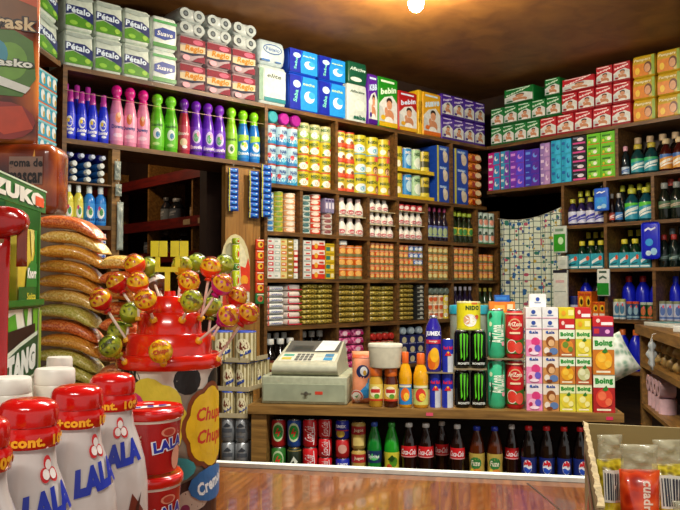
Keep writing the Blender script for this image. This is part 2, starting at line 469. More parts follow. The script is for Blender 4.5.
# right unit
XR_end = 2.15
ZR1, ZR2, ZR3, ZR4, ZR5 = 2.135, 1.825, 1.52, 1.178, .84
ru = lambda p, py=286: RIGHT.u(p)
dvr = [(UC + .012, 0, ZR1 - TH), (ru(618.5), ZR1, ZT - TH)]
for za, zb in ((ZR2, ZR1), (ZR3, ZR2), (ZR4, ZR3), (ZR5, ZR4)):
    dvr += [(ru(606), za, zb - TH), (ru(654), za, zb - TH)]
DIVS[id(RIGHT)] = dvr
unit('side_shelving', RIGHT, None, 'brown wooden side shelving of dark bottles on the right of the shop',
     [(.002, XR_end, ZT), (.002, XR_end, ZR1)] + [(UC + .024, XR_end, z) for z in (ZR2, ZR3, ZR4, ZR5)], dvr, UC, XR_end, z_back=(0, 2.47))
# left angled unit
unit('corner_shelving', LEFT, None, 'narrow wooden shelving at far left stacked with cyan boxes', [(-.9, -.03, ZT), (-.878, -.03, 1.93)], [(-.889, 0, ZT - TH)], -.9, -.03)
# ================================================================ goods on the back wall
W_, K_ = '#eef0ea', '#14120f'
def petalo(w, h):
    b = MB(); d = .21; b.rbox(w - .006, d - .006, h, .016, '#cfdcd0', 4, bulge=.003)
    b.decs(flat(-d/2 - .001), w, h, [('p', [(-.47,.10),(.47,.10),(.47,.34),(.1,.36),(-.2,.44),(-.47,.36)], '#4f9410'), ('p', [(-.46,.40),(-.2,.46),(.12,.38),(.47,.24),(.47,.52),(.2,.66),(-.46,.66)], '#10246a'),
        ('t', 'Pétalo', -.03, .54, .17, '#dff0ff', {'w': .8, 'b': .04, 'rot': -3}), ('p', [(-.46,.84),(.1,.80),(.47,.86),(.47,.92),(-.46,.92)], '#a9b8b0'), ('e', .30, .22, .1, .07, '#9fd040'), ('e', -.2, .2, .14, .06, '#8cc63a')])
    return make('toilet_paper_pack', [('pack', b)]), d
def rollface(b, w, h, d, n=2, col='#a8b2b0'):
    for k in range(n):
        cx = (-.5 + (k + .5) / n)
        b.decs(flat(-d/2 - .001), w, h, [('e', cx, .5, .44/n, .42, col), ('e', cx, .5, .20/n, .22, '#1c2a32'), ('e', cx, .5, .12/n, .12, '#5a666c')])
def rollends(w, h):
    b = MB(); d = .2; b.rbox(w - .004, d, h, h*.42, '#b4bcba', 4); rollface(b, w, h, d); return make('toilet_paper_pack', [('pack', b)]), d
ZTT = ZT + .0005
uA = LEFT.u(33, .02)
for j in range(2):
    p, d = petalo(-.02 - uA - .006, .183)
    put(p, LEFT.pos((uA - .02)/2, .02 + d/2, ZTT + j*.184), LEFT.rz, name_one('green white toilet paper pack with blue ribbon on angled corner shelf', 0, 1, j, 2), 'toilet paper', 'toilet paper packs on the top shelf')
grid(BACK, (60, 148), ZTT, 3, 2, .186, petalo, 'green and white toilet paper pack with blue ribbon', 'toilet paper', 'toilet paper packs on the top shelf')
grid(BACK, (149, 176), ZTT, 1, 2, .186, softpack('toilet_paper_pack', '#dfe9e2', [('r', -.46,.08,.46,.2,'#3f8f3a'), ('p', [(-.4,.35),(.0,.3),(.4,.42),(.4,.62),(-.1,.66),(-.4,.55)], '#1d3f9a'), ('t', 'Suave', 0, .48, .14, W_, {'w': .6, 'sh': .2}), ('r', -.46,.78,.46,.86,'#4da35a')], .2),
     'white green paper pack with blue oval beside the green ribbon packs', 'toilet paper', 'toilet paper packs on the top shelf')
P_ = lambda c: M(c, .7)
regio = softpack('toilet_paper_pack', P_('#a89498'), [('r', -.48,.66,.48,.90,P_('#7c0424')), ('e', .2,.78,.2,.09,P_('#c05a74')), ('p', [(-.48,.3),(.48,.42),(.48,.66),(-.48,.58)], P_('#c8b894')), ('t', 'Regio', .06, .5, .28, P_('#c07c04'), {'w': .7, 'b': .05, 'sh': .2}), ('p', [(-.48,.3),(.0,.26),(.48,.38),(.48,.42),(-.1,.34),(-.48,.36)], P_('#1a1e3c')),
     ('p', [(.0,.06),(.46,.06),(.46,.3),(.2,.22)], P_('#7c0828')), ('e', -.25, .16, .14, .1, P_('#e9a9b4'))], .2)
grid(BACK, (177, 255), ZTT, 3, 2, .152, regio, 'red and white toilet paper pack with yellow lettering', 'toilet paper', 'red toilet paper packs')
grid(BACK, (176, 256), ZTT + .305, 3, 2, .077, rollends, 'clear wrapped roll pack lying end-on over the red packs', 'toilet paper', 'roll packs lying on top')
grid(BACK, (257, 287), ZTT, 1, 1, .245, softpack('napkin_pack', '#b4c2c0', [('r', -.3,.1,.44,.9,'#c4d0cc'), ('t', 'elite', .05, .74, .10, '#3a4a3a', {'w': .5, 'sh': .3}), ('r', -.3,.1,.44,.2,'#1d7f86'), ('e', .2, .4, .16, .1, '#b9d8d0'), ('r', -.48,.1,-.34,.9,'#7fa08a')], .22, .02),
     'tall white napkin pack with script lettering under the oval-logo pack', 'napkins')
grid(BACK, (257, 286), ZTT + .2455, 1, 1, .155, softpack('napkin_pack', '#b0c0c4', [('e', 0, .62, .34, .2, '#274f8f'), ('e', 0, .62, .31, .16, '#b0c0c4'), ('t', 'Pétalo', 0, .62, .14, '#274f8f', {'w': .5}), ('r', -.4,.12,-.1,.2,'#3a6aa8'), ('r', .1,.12,.3,.18,'#3a6aa8')], .22, .03),
     'white napkin pack with blue oval logo lying on top of another', 'napkins')
pads = lambda H: [('r', -.48,.05,-.1,.95,'#1226a0'), ('p', [(-.1,.05),(.48,.05),(.48,.95),(-.02,.95),(-.12,.5)], '#1f8fe0'), ('e', .2, .42, .18, .16, '#e4eefc'), ('e', .28, .48, .12, .10, '#3aa4ea'), ('e', -.24, .72, .13, .1, '#bfe0ff'), ('t', 'Saba', -.28, .4, .12, '#7fe0c0', {'w': .34, 'rot': 80}), ('t', 'noche', .18, .76, .08, '#d8ef9a', {'w': .4})]
padp = lambda w, h: softpack('pad_pack', '#1747c0', pads(h), .2, .012)(w, h)
grid(BACK, (288, 346), ZTT, 2, 1, .232, padp, 'large blue sanitary pad pack, lower of the two layers', 'sanitary pads', 'blue pad packs on the top shelf')
grid(BACK, (288, 346), ZTT + .2325, 2, 1, .158, padp, 'short blue sanitary pad pack on top of the larger ones', 'sanitary pads', 'blue pad packs on the top shelf')
grid(BACK, (347, 368), ZTT, 1, 1, .255, softpack('pad_pack', '#c8d4cc', [('t', 'Affective', 0, .8, .07, '#38503e', {'w': .7, 'sh': .25}), ('t', 'saba', .1, .14, .12, '#12604a', {'w': .6, 'b': .05}), ('e', .1, .45, .25, .14, '#d4e6d8')], .2, .012), 'white pack with dark green lettering beside the blue pad packs', 'incontinence pads')
grid(BACK, (348, 368), ZTT + .2555, 1, 1, .15, softpack('pad_pack', '#0f5238', [('t', 'Affective', 0, .66, .16, '#dcefe4', {'w': .8, 'sh': .25}), ('e', -.1, .2, .3, .1, '#d9e6d8')], .2, .012), 'dark green pack standing on the white lettered pack', 'incontinence pads')
def diaper(c1, c2, txt, tc='#ffffff', hair='#2a1a10'):
    D = [('r', -.47,.03,.47,.97,c1), ('p', [(-.47,.10),(.47,.10),(.47,.52),(.2,.66),(-.2,.60),(-.47,.46)], '#dfe2de'), ('p', [(-.47,.10),(-.1,.10),(-.3,.40),(-.47,.42)], '#c4cccc'), ('e', .06, .24, .24, .13, '#c98a62'), ('e', .02, .16, .22, .07, '#f0f0ea'), ('e', .05, .53, .15, .075, hair), ('e', .05, .46, .14, .09, '#d89a72'), ('e', -.12, .34, .08, .07, '#d09068'), ('r', -.47,.03,.47,.12,c2),
         ('t', txt, 0, .74, .12, tc, {'w': .82, 'b': .05, 'sh': .2, 'rot': 12}), ('r', -.4,.89,.3,.93,tc), ('e', -.28, .2, .12, .05, c2)]
    return softpack('diaper_pack', c1, D, .2, .01, .003)
grid(BACK, (368.5, 378), ZTT, 1, 1, .35, diaper('#5a1f9e', '#431080', 'KBB', '#cfe6ff'), 'narrow purple diaper pack beside the white and green pads', 'diapers')
grid(BACK, (378.5, 398.5), ZTT, 1, 1, .352, diaper('#1f8f1c', '#d7b11a', 'bebin', '#e6ffe0'), 'tall green diaper pack with a baby on front', 'diapers')
grid(BACK, (399, 418), ZTT, 1, 1, .29, diaper('#b3161c', '#d8a41c', 'bebin', '#dfe8ff'), 'red and yellow diaper pack with a baby on front', 'diapers')
grid(BACK, (419, 423), ZTT, 1, 1, .325, softpack('diaper_pack', '#e3b61c', [('t', 'SUAVE', 0, .5, .5, '#6a3a10', {'w': .9, 'rot': 0})], .2, .006, .001), 'narrow yellow pack end beside the orange diaper pack', 'diapers')
grid(BACK, (423.5, 442), ZTT, 1, 1, .325, diaper('#e0a81a', '#d86a14', 'suave', '#d8f0ff'), 'yellow and orange diaper pack with a baby on front', 'diapers')
grid(BACK, (442.5, 486), ZTT, 4, 2, .172, diaper('#4a1f9a', '#3a1284', 'Huggies', '#e9e0ff'), 'small purple diaper pack with a baby near the corner', 'diapers', 'purple diaper packs')
# ---- softener shelf
SOFT = [(.86,0),(.97,.03),(1,.25),(.98,.48),(.86,.61),(.66,.71),(.58,.76)]
BALL = [(.62,.70),(.60,.79),(.50,.82),(.70,.86),(.76,.91),(.66,.96),(.40,.995),(.05,1.0)]
def softener(body, cap, lab, D, prof=SOFT, cp=BALL): return bottle('softener_bottle', M(body, .25, coat=.3), prof, M(cap, .22, coat=.4), lab, D, (.08, .52), n=16, capprof=cp)
FLAT_CAP = [(.52,.72),(.58,.74),(.58,.84),(.50,.86),(.50,.985),(.44,1.0)]
flower = lambda c: [('e', 0,.62,.30,.26,'#f2f4f2'), ('e', .05,.6,.2,.17,c), ('e', -.06,.68,.12,.1,'#f6d23c'), ('t', 'Suavitel', 0,.28,.17,'#ffffff',{'w':.85,'b':.04,'sh':.2}), ('e', .1,.1,.22,.06,'#e8f0ff')]
S_ = 'on the softener shelf'
ZSS = ZS + .0005
blu = softener('#1c2fd0', '#b0349a', '#2338dc', flower('#3448e0'), SOFT, FLAT_CAP)
grid(BACK, (60.5, 109), ZSS, 4, 1, .248, blu, 'blue softener bottle with violet cap, front row', 'fabric softener', 'blue softener bottles', v=.01)
grid(BACK, (68, 102), ZSS, 3, 1, .302, softener('#1c2fd0', '#b0349a', None, [], SOFT, FLAT_CAP), 'taller violet-capped bottle behind the blue softener row', 'fabric softener', 'blue softener bottles', v=.105)
grid(BACK, (110.5, 151), ZSS, 3, 1, .318, softener('#e58cb0', '#d31a86', '#ee9fc0', [('e', 0,.85,.2,.2,'#e0763a'), ('e', .05,.95,.12,.1,'#f4c8a0'), ('t','Downy',0,.5,.18,'#1c3f8a',{'w':.9,'b':.03}), ('e', 0,.2,.34,.08,'#f7d0e0')]), 'pink softener bottle with round magenta cap', 'fabric softener', 'pink softener bottles')
grid(BACK, (152, 179.5), ZSS, 2, 1, .312, softener('#58b31e', '#74cf2a', '#63c024', [('e', 0,.5,.26,.22,'#e8f4e8'), ('e', .06,.46,.14,.12,'#2f7fb0'), ('t','Suavitel',0,.85,.13,'#1f5a1a',{'w':.8}), ('e', -.05,.1,.25,.06,'#b6e68a')]), 'green softener bottle with round green cap', 'fabric softener', 'green softener bottles')
grid(BACK, (180, 191.5), ZSS, 1, 1, .312, softener('#a3263c', '#6a1fa0', '#b63450', [('e', 0,.3,.3,.16,'#f0d0b0'), ('t','Ensueño',0,.66,.14,'#ffe6ea',{'w':.9}), ('e', .1,.12,.2,.07,'#f2f2f2')]), 'red softener bottle with purple cap beside green ones', 'fabric softener')
grid(BACK, (192, 227.5), ZSS, 3, 1, .312, softener('#5a22ae', '#6f22b4', '#6a2cc0', [('e', 0,.6,.32,.28,'#cfc0f0'), ('e', -.05,.56,.18,.18,'#4aa05a'), ('e', .1,.7,.1,.1,'#f4a0c0'), ('t','Ensueño',0,.18,.15,'#f4eaff',{'w':.95,'b':.04}), ('r', -.5,.0,.5,.06,'#3a1078')]), 'purple softener bottle with round purple cap', 'fabric softener', 'purple softener bottles')
grid(BACK, (228, 239.5), ZSS, 1, 1, .312, softener('#86c81e', '#86d21e', '#8ed02a', [('e', 0,.3,.26,.2,'#f0f4d8'), ('e', .05,.3,.14,.12,'#3a7a2a'), ('t','Ensueño',0,.72,.13,'#2a5a10',{'w':.9})]), 'lime softener bottle between purple and teal ones', 'fabric softener')
grid(BACK, (240, 262), ZSS, 2, 1, .308, softener('#1f74c8', '#86d21e', '#1f84d0', [('p', [(-.5,.7),(.5,.8),(.5,1),(-.5,1)], '#9fd02c'), ('e', 0,.5,.3,.2,'#eef6ff'), ('e', .1,.55,.16,.12,'#f2c21c'), ('e', -.12,.6,.1,.08,'#7ec832'), ('t','Ensueño',0,.2,.15,'#e8f6ff',{'w':.95,'b':.03})]), 'blue and teal softener bottle with lime cap', 'fabric softener', 'teal softener bottles')
o = r_left
wb = MB(); L = XL1 - XL0 - .04; wb.tube([(XL0 + .012, -.004, ZS + .235), (XL0 + L*.5, -.006, ZS + .229), (XL0 + .03 + L, -.004, ZS + .235)], .0014, M('#c8b08a', .4, .6)); wb.build('wire', o)
# ---- lower left bay
CL = [(.88,0),(1,.03),(1,.58),(.88,.70),(.44,.80),(.40,.82)]
cleaner = lambda c, lab: bottle('cleaner_bottle', M(c, .2), CL, '#e6eee8', lab, [('e', 0,.5,.3,.3,'#f4f4ec'), ('e', .05,.55,.16,.2,'#3a8f4a'), ('e', -.1,.75,.1,.12,'#d83a6a'), ('t','Flash',0,.15,.16,'#14306a',{'w':.8,'sh':.2})], (.08,.55), capz=.81, capr=.48, n=14)
ZB = ZLa + .0005
grid(BACK, (57.5+5, 84), ZB, 2, 1, .198, cleaner('#d8cf4a', '#e2da5c'), 'yellow cleaner bottle with white cap in left bay', 'cleaner', 'cleaner bottles in the left bay', v=.01)
grid(BACK, (84.5, 110), ZB, 2, 1, .198, cleaner('#2a7fd0', '#3a92dc'), 'blue cleaner bottle with white cap in left bay', 'cleaner', 'cleaner bottles in the left bay', v=.01)
def lying(kind, body, cap, capr=.8, depth=.2, lab=None):
    def f(w, h):
        r = min(w, h) / 2; b = MB(); n = 14
        def ax(prof, c, B):
            k = MB(); k.solid(prof, c, n)
            for m_ in k.mats: B.mi(m_)
            o0 = len(B.v); B.v += [(x, z - depth/2, r - y) for x, y, z in k.v]   # turn the axis from up to away from the viewer
            for f_, mi_, s_ in zip(k.f, k.m, k.s): B.f.append(tuple(reversed([i + o0 for i in f_]))); B.m.append(B.mats.index(k.mats[mi_])); B.s.append(s_)
        ax([(r*.7, .03), (r*.99, .055), (r*.99, depth)], body, b)
        k = MB(); ax([(r*capr*.8, 0), (r*capr, .006), (r*capr, .03)], cap, k)
        return make(kind, [('bottle', b), ('cap', k)]), depth
    return f
part(r_bay, 'shelf', XL0 + .025, XP - .014, 0.001, .338, BACK.z(90, 183) - .008, BACK.z(90, 183), WOODS)
zz = BACK.z(90, 183) + .0005
grid(BACK, (66, 110), zz, 3, 3, .037, lying('small_bottle', '#2a6ab0', '#dfe6e2'), 'small blue bottle lying on its side, white cap outward', 'bottle', 'bottles lying in the left bay', v=.01)
grid(BACK, (64, 112), zz + .1115, 4, 1, .045, lying('tube_bottle', '#1c1a7a', '#c9d6ea', .55), 'dark blue tube with pale cap lying under the softener shelf', 'tube', 'dark blue tubes in the left bay', v=.01)
zb = ZLa - .17 + .0005
grid(BACK, (86, 111), zb, 1, 4, .034, lyingbag('snack_bag', '#c8301e', [('r',-.4,.3,.4,.8,'#e9e4dc'), ('t','Sabritas',0,.55,.3,'#1c3a9a',{'w':.6}), ('e',.3,.5,.08,.2,'#3a62c0')], .2), 'red and white bag in a pile below the cleaner bottles', 'bag', 'red bags in the left bay', v=.01)
grid(BACK, (63, 85), zb, 1, 4, .034, lyingbag('snack_bag', '#b8281c', [('r',-.4,.3,.4,.8,'#e4dccf')], .2), 'plain red bag in a pile at left bay edge', 'bag', 'red bags in the left bay', v=.01)
# ---- angled corner shelf: cyan boxes
cy = carton('cyan_box', '#e0722c', [('r', -.38,.06,.5,.94,'#2aa6c8')] + [('e', -.26 + .22*k, .5, .075, .36, '#f0f6f2') for k in range(4)] + [('e', -.22 + .22*k, .36, .03, .2, '#d8b03c') for k in range(4)] + [('r', -.38,.8,.5,.94,'#7fd0dc')], depth=.2)
grid(LEFT, (-.33, -.035), 1.9305, 1, 6, .078, cy, 'long cyan box with white ovals on the angled corner shelf', 'box', 'cyan boxes at far left', v=.015)
# ================================================================ cubbyholes
def Zt(z): return z + .0005
# R1 cans
Z = Zt(Z1)
blue_tin = lambda b1: can('formula_tin', '#b4d4e0', [('r',-.7,.0,.7,.40,b1), ('r',-.4,.5,.4,.53,'#4a7aa8'), ('e',.0,.3,.5,.16,'#ccdfe4'), ('e',-.12,.42,.16,.12,'#c8323c'), ('t','NAN',.18,.66,.2,'#1e4c8e',{'w':.55,'b':.04}), ('e',.2,.22,.2,.1,'#58b4d4'), ('r',-.7,.92,.7,.99,'#a8342e')], lid='#c4c8c4')
BT, BT2 = blue_tin('#1088b8'), blue_tin('#2f7ab8')
grid(BACK, (267, 300), Z, 3, 3, .121, BT, 'pale blue formula tin in upper left cubbyhole', 'tin', 'pale blue formula tins', alt=lambda i, j: (BT2, 'pale blue formula tin in upper left cubbyhole') if (i+j) % 2 else None)
for i, (c, nm) in enumerate((('#2ea0ac', 'teal'), ('#a81a92', 'magenta'), ('#9a1486', 'magenta'))):
    grid(BACK, (267 + i*11.6, 267 + (i+1)*11.6), Z + .3635, 1, 1, .0795, lying('lidded_tub', '#b8c4c0', c, .97, .2), 'tub on its side, %s lid outward, over formula tins%s' % (nm, ('', ', left of the magenta two', ', right of the magenta two')[i]), 'tub', 'tubs lying over the formula tins')
nido = [('e',.05,.32,.36,.22,'#f2efe2'), ('e',.12,.3,.18,.13,'#c9a27a'), ('t','NIDO',0,.74,.2,'#1c5a22',{'w':.7,'b':.05}), ('r',-.7,.0,.7,.06,'#c8371e'), ('e',.3,.52,.12,.08,'#d8402a'), ('r',-.32,.575,.2,.61,'#3a6a2a'), ('r',-.3,.09,.3,.12,'#7a5a1c'), ('e',-.3,.2,.1,.06,'#4a7a2a')]
NY = can('milk_tin', '#cabb1c', nido, lid='#b8a83a')
NG = can('milk_tin', '#bcc088', [('t','NIDO',0,.74,.2,'#1c5a22',{'w':.7,'b':.05}), ('r',-.7,.05,.7,.45,'#8fb040'), ('e',0,.3,.3,.2,'#e9ece0')], lid='#b8b070')
grid(BACK, (300.5, 336), Z, 3, 4, .101, NY, 'yellow powdered milk tin', 'tin', 'yellow milk tins', alt=lambda i, j: (NG, 'green-white powdered milk tin over the yellow ones') if j == 3 else None)
NR = can('milk_tin', '#cdb838', [('r',-.7,.0,.7,.26,'#d8502a'), ('e',0,.4,.34,.2,'#f4f0dc'), ('t','NIDO',0,.74,.17,'#2a5a22',{'w':.7,'b':.05}), ('e',.2,.3,.16,.12,'#8a4a2a'), ('r',-.7,.92,.7,1,'#c23a22')], lid='#c86a3a')
grid(BACK, (338.5, 357), Z, 2, 4, .0985, NR, 'small yellow and orange milk tin', 'tin', 'small orange milk tins')
NB = can('milk_tin', '#c6bc20', [('e',0,.3,.42,.22,'#d8e8ec'), ('e',.1,.26,.2,.12,'#58a8c8'), ('t','NIDO',0,.72,.16,'#123a1c',{'w':.75,'b':.05}), ('r',-.7,.0,.7,.05,'#5fa8c0')], lid='#bfb430')
NP = can('milk_tin', '#ccbc22', [('p',[(.15,.72),(.6,.72),(.6,.98),(.15,.98)],'#d8205a'), ('t','NIDO',-.05,.64,.15,'#1c4a1c',{'w':.75,'b':.05}), ('e',.3,.28,.2,.2,'#5a2e1c'), ('e',.28,.24,.15,.16,'#e0b48a'), ('r',-.7,.0,.7,.07,'#d8602a'), ('e',-.2,.3,.2,.14,'#f4ecd2')], lid='#c0a83a')
grid(BACK, (357.5, 396), Z, 3, 3, .1305, NB, 'tall yellow milk tin with blue oval', 'tin', 'tall yellow milk tins', alt=lambda i, j: (NP, 'tall yellow milk tin with pink corner') if i >= 1 and j < 2 or i == 2 else None)
# D: tins on yellow trays
tray = lambda w, d, c='#d8b81e': make('cardboard_tray', [('tray', (lambda b: (b.box(-w/2, w/2, -d/2, d/2, 0, .006, c), b.box(-w/2, w/2, -d/2, -d/2+.003, .006, .026, c), b.box(-w/2, -w/2+.003, -d/2, d/2, .006, .026, c), b.box(w/2-.003, w/2, -d/2, d/2, .006, .026, c), b)[-1])(MB()))])
u0, u1 = BACK.u(399.5), BACK.u(436.5)
DT = [(NP, 'yellow milk tin'), (can('milk_tin', '#1f86c8', [('e',0,.5,.34,.24,'#bfe4f2'), ('t','NIDO',0,.8,.12,W_,{'w':.7,'b':.05})], lid='#c8c8b0'), 'blue milk tin'), (can('milk_tin', '#a8cf9a', [('e',0,.42,.4,.24,'#e4f2dc'), ('t','NIDO',0,.78,.14,'#1c4a1c',{'w':.75,'b':.05})], lid='#c8c8b0'), 'green-white milk tin'), (can('milk_tin', '#4a4a1c', [('r',-.7,.55,.7,.95,'#c8b428'), ('t','NIDO',0,.74,.16,'#1c2a10',{'w':.75,'b':.05}), ('r',-.7,.1,.7,.3,'#d8c83a')], lid='#3a3a2a'), 'dark and yellow milk tin')]
for j in range(2):
    zt = Z + j * .186
    put(tray(u1 - u0, .2), BACK.pos((u0+u1)/2, .115, zt), 0, 'yellow cardboard tray under the %s row of tall milk tins' % ('lower', 'upper')[j], 'tray', 'yellow trays')
    for i, (mk, ds) in enumerate(DT):
        w = (u1 - u0 - .012) / 4; prod, d = mk(w*.98, .172)
        put(prod, BACK.pos(u0 + .006 + w*(i+.5), .035 + d/2, zt + .0065), 0, 'tall %s on yellow tray, %s row' % (ds, ('lower', 'upper')[j]), 'tin', 'tins on yellow trays')
bb = carton('biscuit_box', '#1c47a8', [('r',-.5,.0,-.36,1,'#c8c23a'), ('e',.2,.42,.2,.3,'#d8c8a8'), ('e',.12,.58,.14,.2,'#e8dcc0'), ('r',-.3,.76,.3,.9,'#6aa0e0'), ('t','Gerber',-.02,.83,.12,W_,{'w':.5})], depth=.2)
grid(BACK, (437.5, 451.5), Z, 1, 3, .139, bb, 'blue cereal box in stack left of the upright board', 'box', 'blue cereal boxes')
grid(BACK, (455, 469), Z, 1, 3, .139, bb, 'blue cereal box in stack right of the upright board', 'box', 'blue cereal boxes')
ORB = mottle('orange_snack', '#7a3208', '#d8761a', '#f0a83a', 90)
grid(BACK, (469.5, 485), Z, 1, 6, .068, lyingbag('snack_bag', ORB, [('e',.1,.5,.2,.3,'#f2d8a0'), ('e',-.2,.4,.1,.3,'#a8300c')], .2, .08), 'orange snack bag piled in the corner', 'snack', 'orange snack bags')
# R2
Z = Zt(Z2)
tuna = lambda c, c2, lid='#c8c0a0': can('fish_tin', c, [('e',0,.5,.34,.3,c2), ('r',-.7,.8,.7,.92,c2)], lid=lid, n=14, split=False)
grid(BACK, (267, 275.5), Z, 1, 7, .0335, tuna('#b8d4e0', '#2a74b4'), 'flat blue and white tin behind the hanging strip', 'tin', 'flat tins in stacks', fill=.93)
grid(BACK, (276, 285), Z, 1, 8, .0305, tuna('#c8b434', '#7a9a2a'), 'flat yellow and green tin in tall stack', 'tin', 'flat tins in stacks', fill=.97)
grid(BACK, (286.5, 299), Z, 1, 7, .0345, tuna('#e2a878', '#f2e4d0'), 'flat orange and cream tin in tall stack', 'tin', 'flat tins in stacks', fill=.97)
grid(BACK, (303.5, 312.5), Z, 1, 7, .034, tuna('#c8d8d0', '#3a6a6a'), 'flat white and teal tin in tall stack', 'tin', 'flat tins in stacks')
grid(BACK, (313, 323), Z, 1, 7, .036, tuna('#d83e1e', '#f0d8c8'), 'flat red and white tin in tall stack', 'tin', 'flat tins in stacks')
grid(BACK, (325.5, 334.5), Z, 1, 4, .034, tuna('#dcdcd2', '#8a4a4a'), 'flat white tin under the lilac sachets', 'tin', 'flat tins in stacks')
grid(BACK, (325, 336), Z + .1375, 3, 1, .095, softpack('sachet', '#8a84a8', [('r',-.3,.3,.3,.7,'#d8d4e4'), ('r',-.4,.8,.4,.9,'#4a3a6a')], .08, .004, .001), 'lilac upright sachet on the white tins', 'sachet', 'lilac sachets')
MILKB = [(.86,0),(.97,.03),(.97,.46),(.80,.60),(.5,.76),(.46,.80)]
wb_ = lambda c, cap: bottle('milk_bottle', M('#e9e6dc', .3), MILKB, cap, '#f2efe4', [('e',0,.45,.36,.3,c if c != '#e6e2d8' else '#c03a4a'), ('t','Lala',0,.45,.3,W_,{'w':.5}), ('r',-.7,.02,.7,.12,'#8a8a7a')], (.06,.46), capz=.79, capr=.5, n=12)
def strip(pl, px, z, label, v=.012, d=.09, c='#cfc49a', group='card sheets between rows'):
    a, e = pl.u(px[0]), pl.u(px[1]); b = MB(); b.box(-(e-a)/2, (e-a)/2, -d/2, d/2, 0, .004, c)
    o = b.build('card_sheet', None, pl.pos((a+e)/2, v + d/2, z), pl.rz); tag(o, label, 'card', group)
w1, w2, w3 = wb_('#b02a3a', '#e0c4c0'), wb_('#c8505a', '#e4d0c8'), wb_('#e6e2d8', '#e6e2d8')
Bc = 'small white milk bottle'
grid(BACK, (340.5, 367), Z, 3, 1, .122, w2, Bc + ' under card sheet, in the three-wide cubbyhole', 'milk', 'small white milk bottles')
strip(BACK, (339.5, 367.5), Z + .1225, 'card sheet between two rows of three milk bottles')
grid(BACK, (340.5, 367), Z + .127, 3, 1, .122, w1, Bc + ' standing on card sheet, in the three-wide cubbyhole', 'milk', 'small white milk bottles')
for j in range(3):
    n = 4 if j < 2 else 3
    grid(BACK, (371, 371 + 6.4*n), Z + j*.0885, n, 1, .083, w3 if j else w2, Bc + ' in the three-layer cubbyhole, %s layer' % ('bottom', 'middle', 'top')[j], 'milk', 'small white milk bottles')
    if j < 2: strip(BACK, (370.5, 396.8), Z + j*.0885 + .0835, 'card sheet over the %s layer of tiny milk bottles' % ('bottom', 'middle')[j], d=.07)
for j in range(2):
    grid(BACK, (400, 426), Z + j*.1, 4, 1, .0945, w3, Bc + ' below the red tubs, %s layer' % ('lower', 'upper')[j], 'milk', 'small white milk bottles')
    strip(BACK, (399.6, 426.3), Z + j*.1 + .095, 'card sheet %s the bottles beneath the red tubs' % ('between', 'topping')[j], d=.08)
grid(BACK, (400, 426), Z + .2, 4, 1, .044, can('small_tub', '#b8202a', [('e',0,.5,.3,.3,'#e8d8d0')], lid='#d03040', n=12, split=False), 'small red tub on the white milk bottles', 'tub', 'small red tubs')
WINE = [(.9,0),(.98,.03),(.98,.5),(.85,.6),(.4,.74),(.32,.80),(.32,.9)]
darkb = lambda g, cap, lab, lc, h0=.12, h1=.46, cr=.42: bottle('sauce_bottle', M(g, .08), WINE, cap, lab, [('e',0,.5,.34,.34,lc), ('r',-.7,.05,.7,.18,lc)], (h0, h1), capz=.88, capr=cr, n=12)
grid(BACK, (429.5, 451.5), Z, 4, 1, .245, darkb('#1a0f24', '#8a2050', '#4a58a0', '#9ab080'), 'dark purple sauce bottle with crimson cap', 'sauce', 'dark sauce bottles')
gb = darkb('#1c2a14', '#98b030', '#d8c42c', '#3a8a3a', .24, .5, .66)
grid(BACK, (454.5, 477), Z, 4, 1, .225, gb, 'dark bottle with lime cap and yellow label, front row', 'sauce', 'lime-capped bottles')
grid(BACK, (455.5, 476), Z, 4, 1, .25, gb, 'dark bottle with lime cap, taller row behind', 'sauce', 'lime-capped bottles', v=.11)
grid(BACK, (479.5, 499.5), Z, 3, 2, .122, can('insecticide_can', '#cfe2d6', [('r',-.7,.0,.7,.1,'#3a8a5a'), ('e',0,.4,.3,.2,'#e8a088'), ('e',-.1,.7,.16,.1,'#2a4a3a'), ('r',-.5,.56,.1,.64,'#4a6a5a')], lid='#c0d4c8', n=14), 'white and green can beside the curtain', 'can', 'white green cans')
# R3
Z = Zt(Z3)
def sb(c, D, d=.15): return carton('small_box', c, D, depth=d)
stacks = [('#d8dcd4', '#c02034', 'white and crimson'), ('#e2e6de', '#a8b8b0', 'plain white'), ('#dccf86', '#d0702a', 'yellow and orange'), ('#8a7428', '#b89a3a', 'olive brown'), ('#c8241e', '#e8e4dc', 'bright red and white')]
for i, (a, c, n) in enumerate(stacks):
    mk0 = sb(a, [('r',-.42,.2,.42,.8,c), ('r',-.3,.42,.2,.62,W_)]); mk1 = sb(a if n[0] != 'b' else '#dfe4de', [('r',-.4,.3,.1,.55,c if n[0] != 'b' else '#b8c4bc')])
    grid(BACK, (267.5 + i*6.55, 267.5 + (i+1)*6.55), Z, 1, 7, .0345, mk0, 'small %s box in stack, upper left cubbyhole row' % n, 'box', 'small boxes in stacks', alt=lambda i_, j, mk1=mk1, n=n: (mk1, 'small %s box in stack, upper left cubbyhole row' % n) if (j in (0, 6) and n != 'olive brown') or (n[0] == 'b' and j > 4) else None)
grid(BACK, (303.2, 311.5), Z, 1, 7, .034, sb('#dfe2da', [('r',-.45,.1,.45,.3,'#8aa0a0'), ('r',-.2,.45,.3,.7,'#c83a34')]), 'small white box in stack beside red-white boxes', 'box', 'small boxes in stacks')
grid(BACK, (312, 325), Z, 1, 4, .06, sb('#d9341e', [('r',-.5,.5,.5,1,'#efe2d4'), ('e',-.2,.4,.14,.3,'#e8b03a'), ('r',.05,.6,.4,.8,'#c83a2a')]), 'red and white soup box in stack of four', 'box', 'red soup boxes')
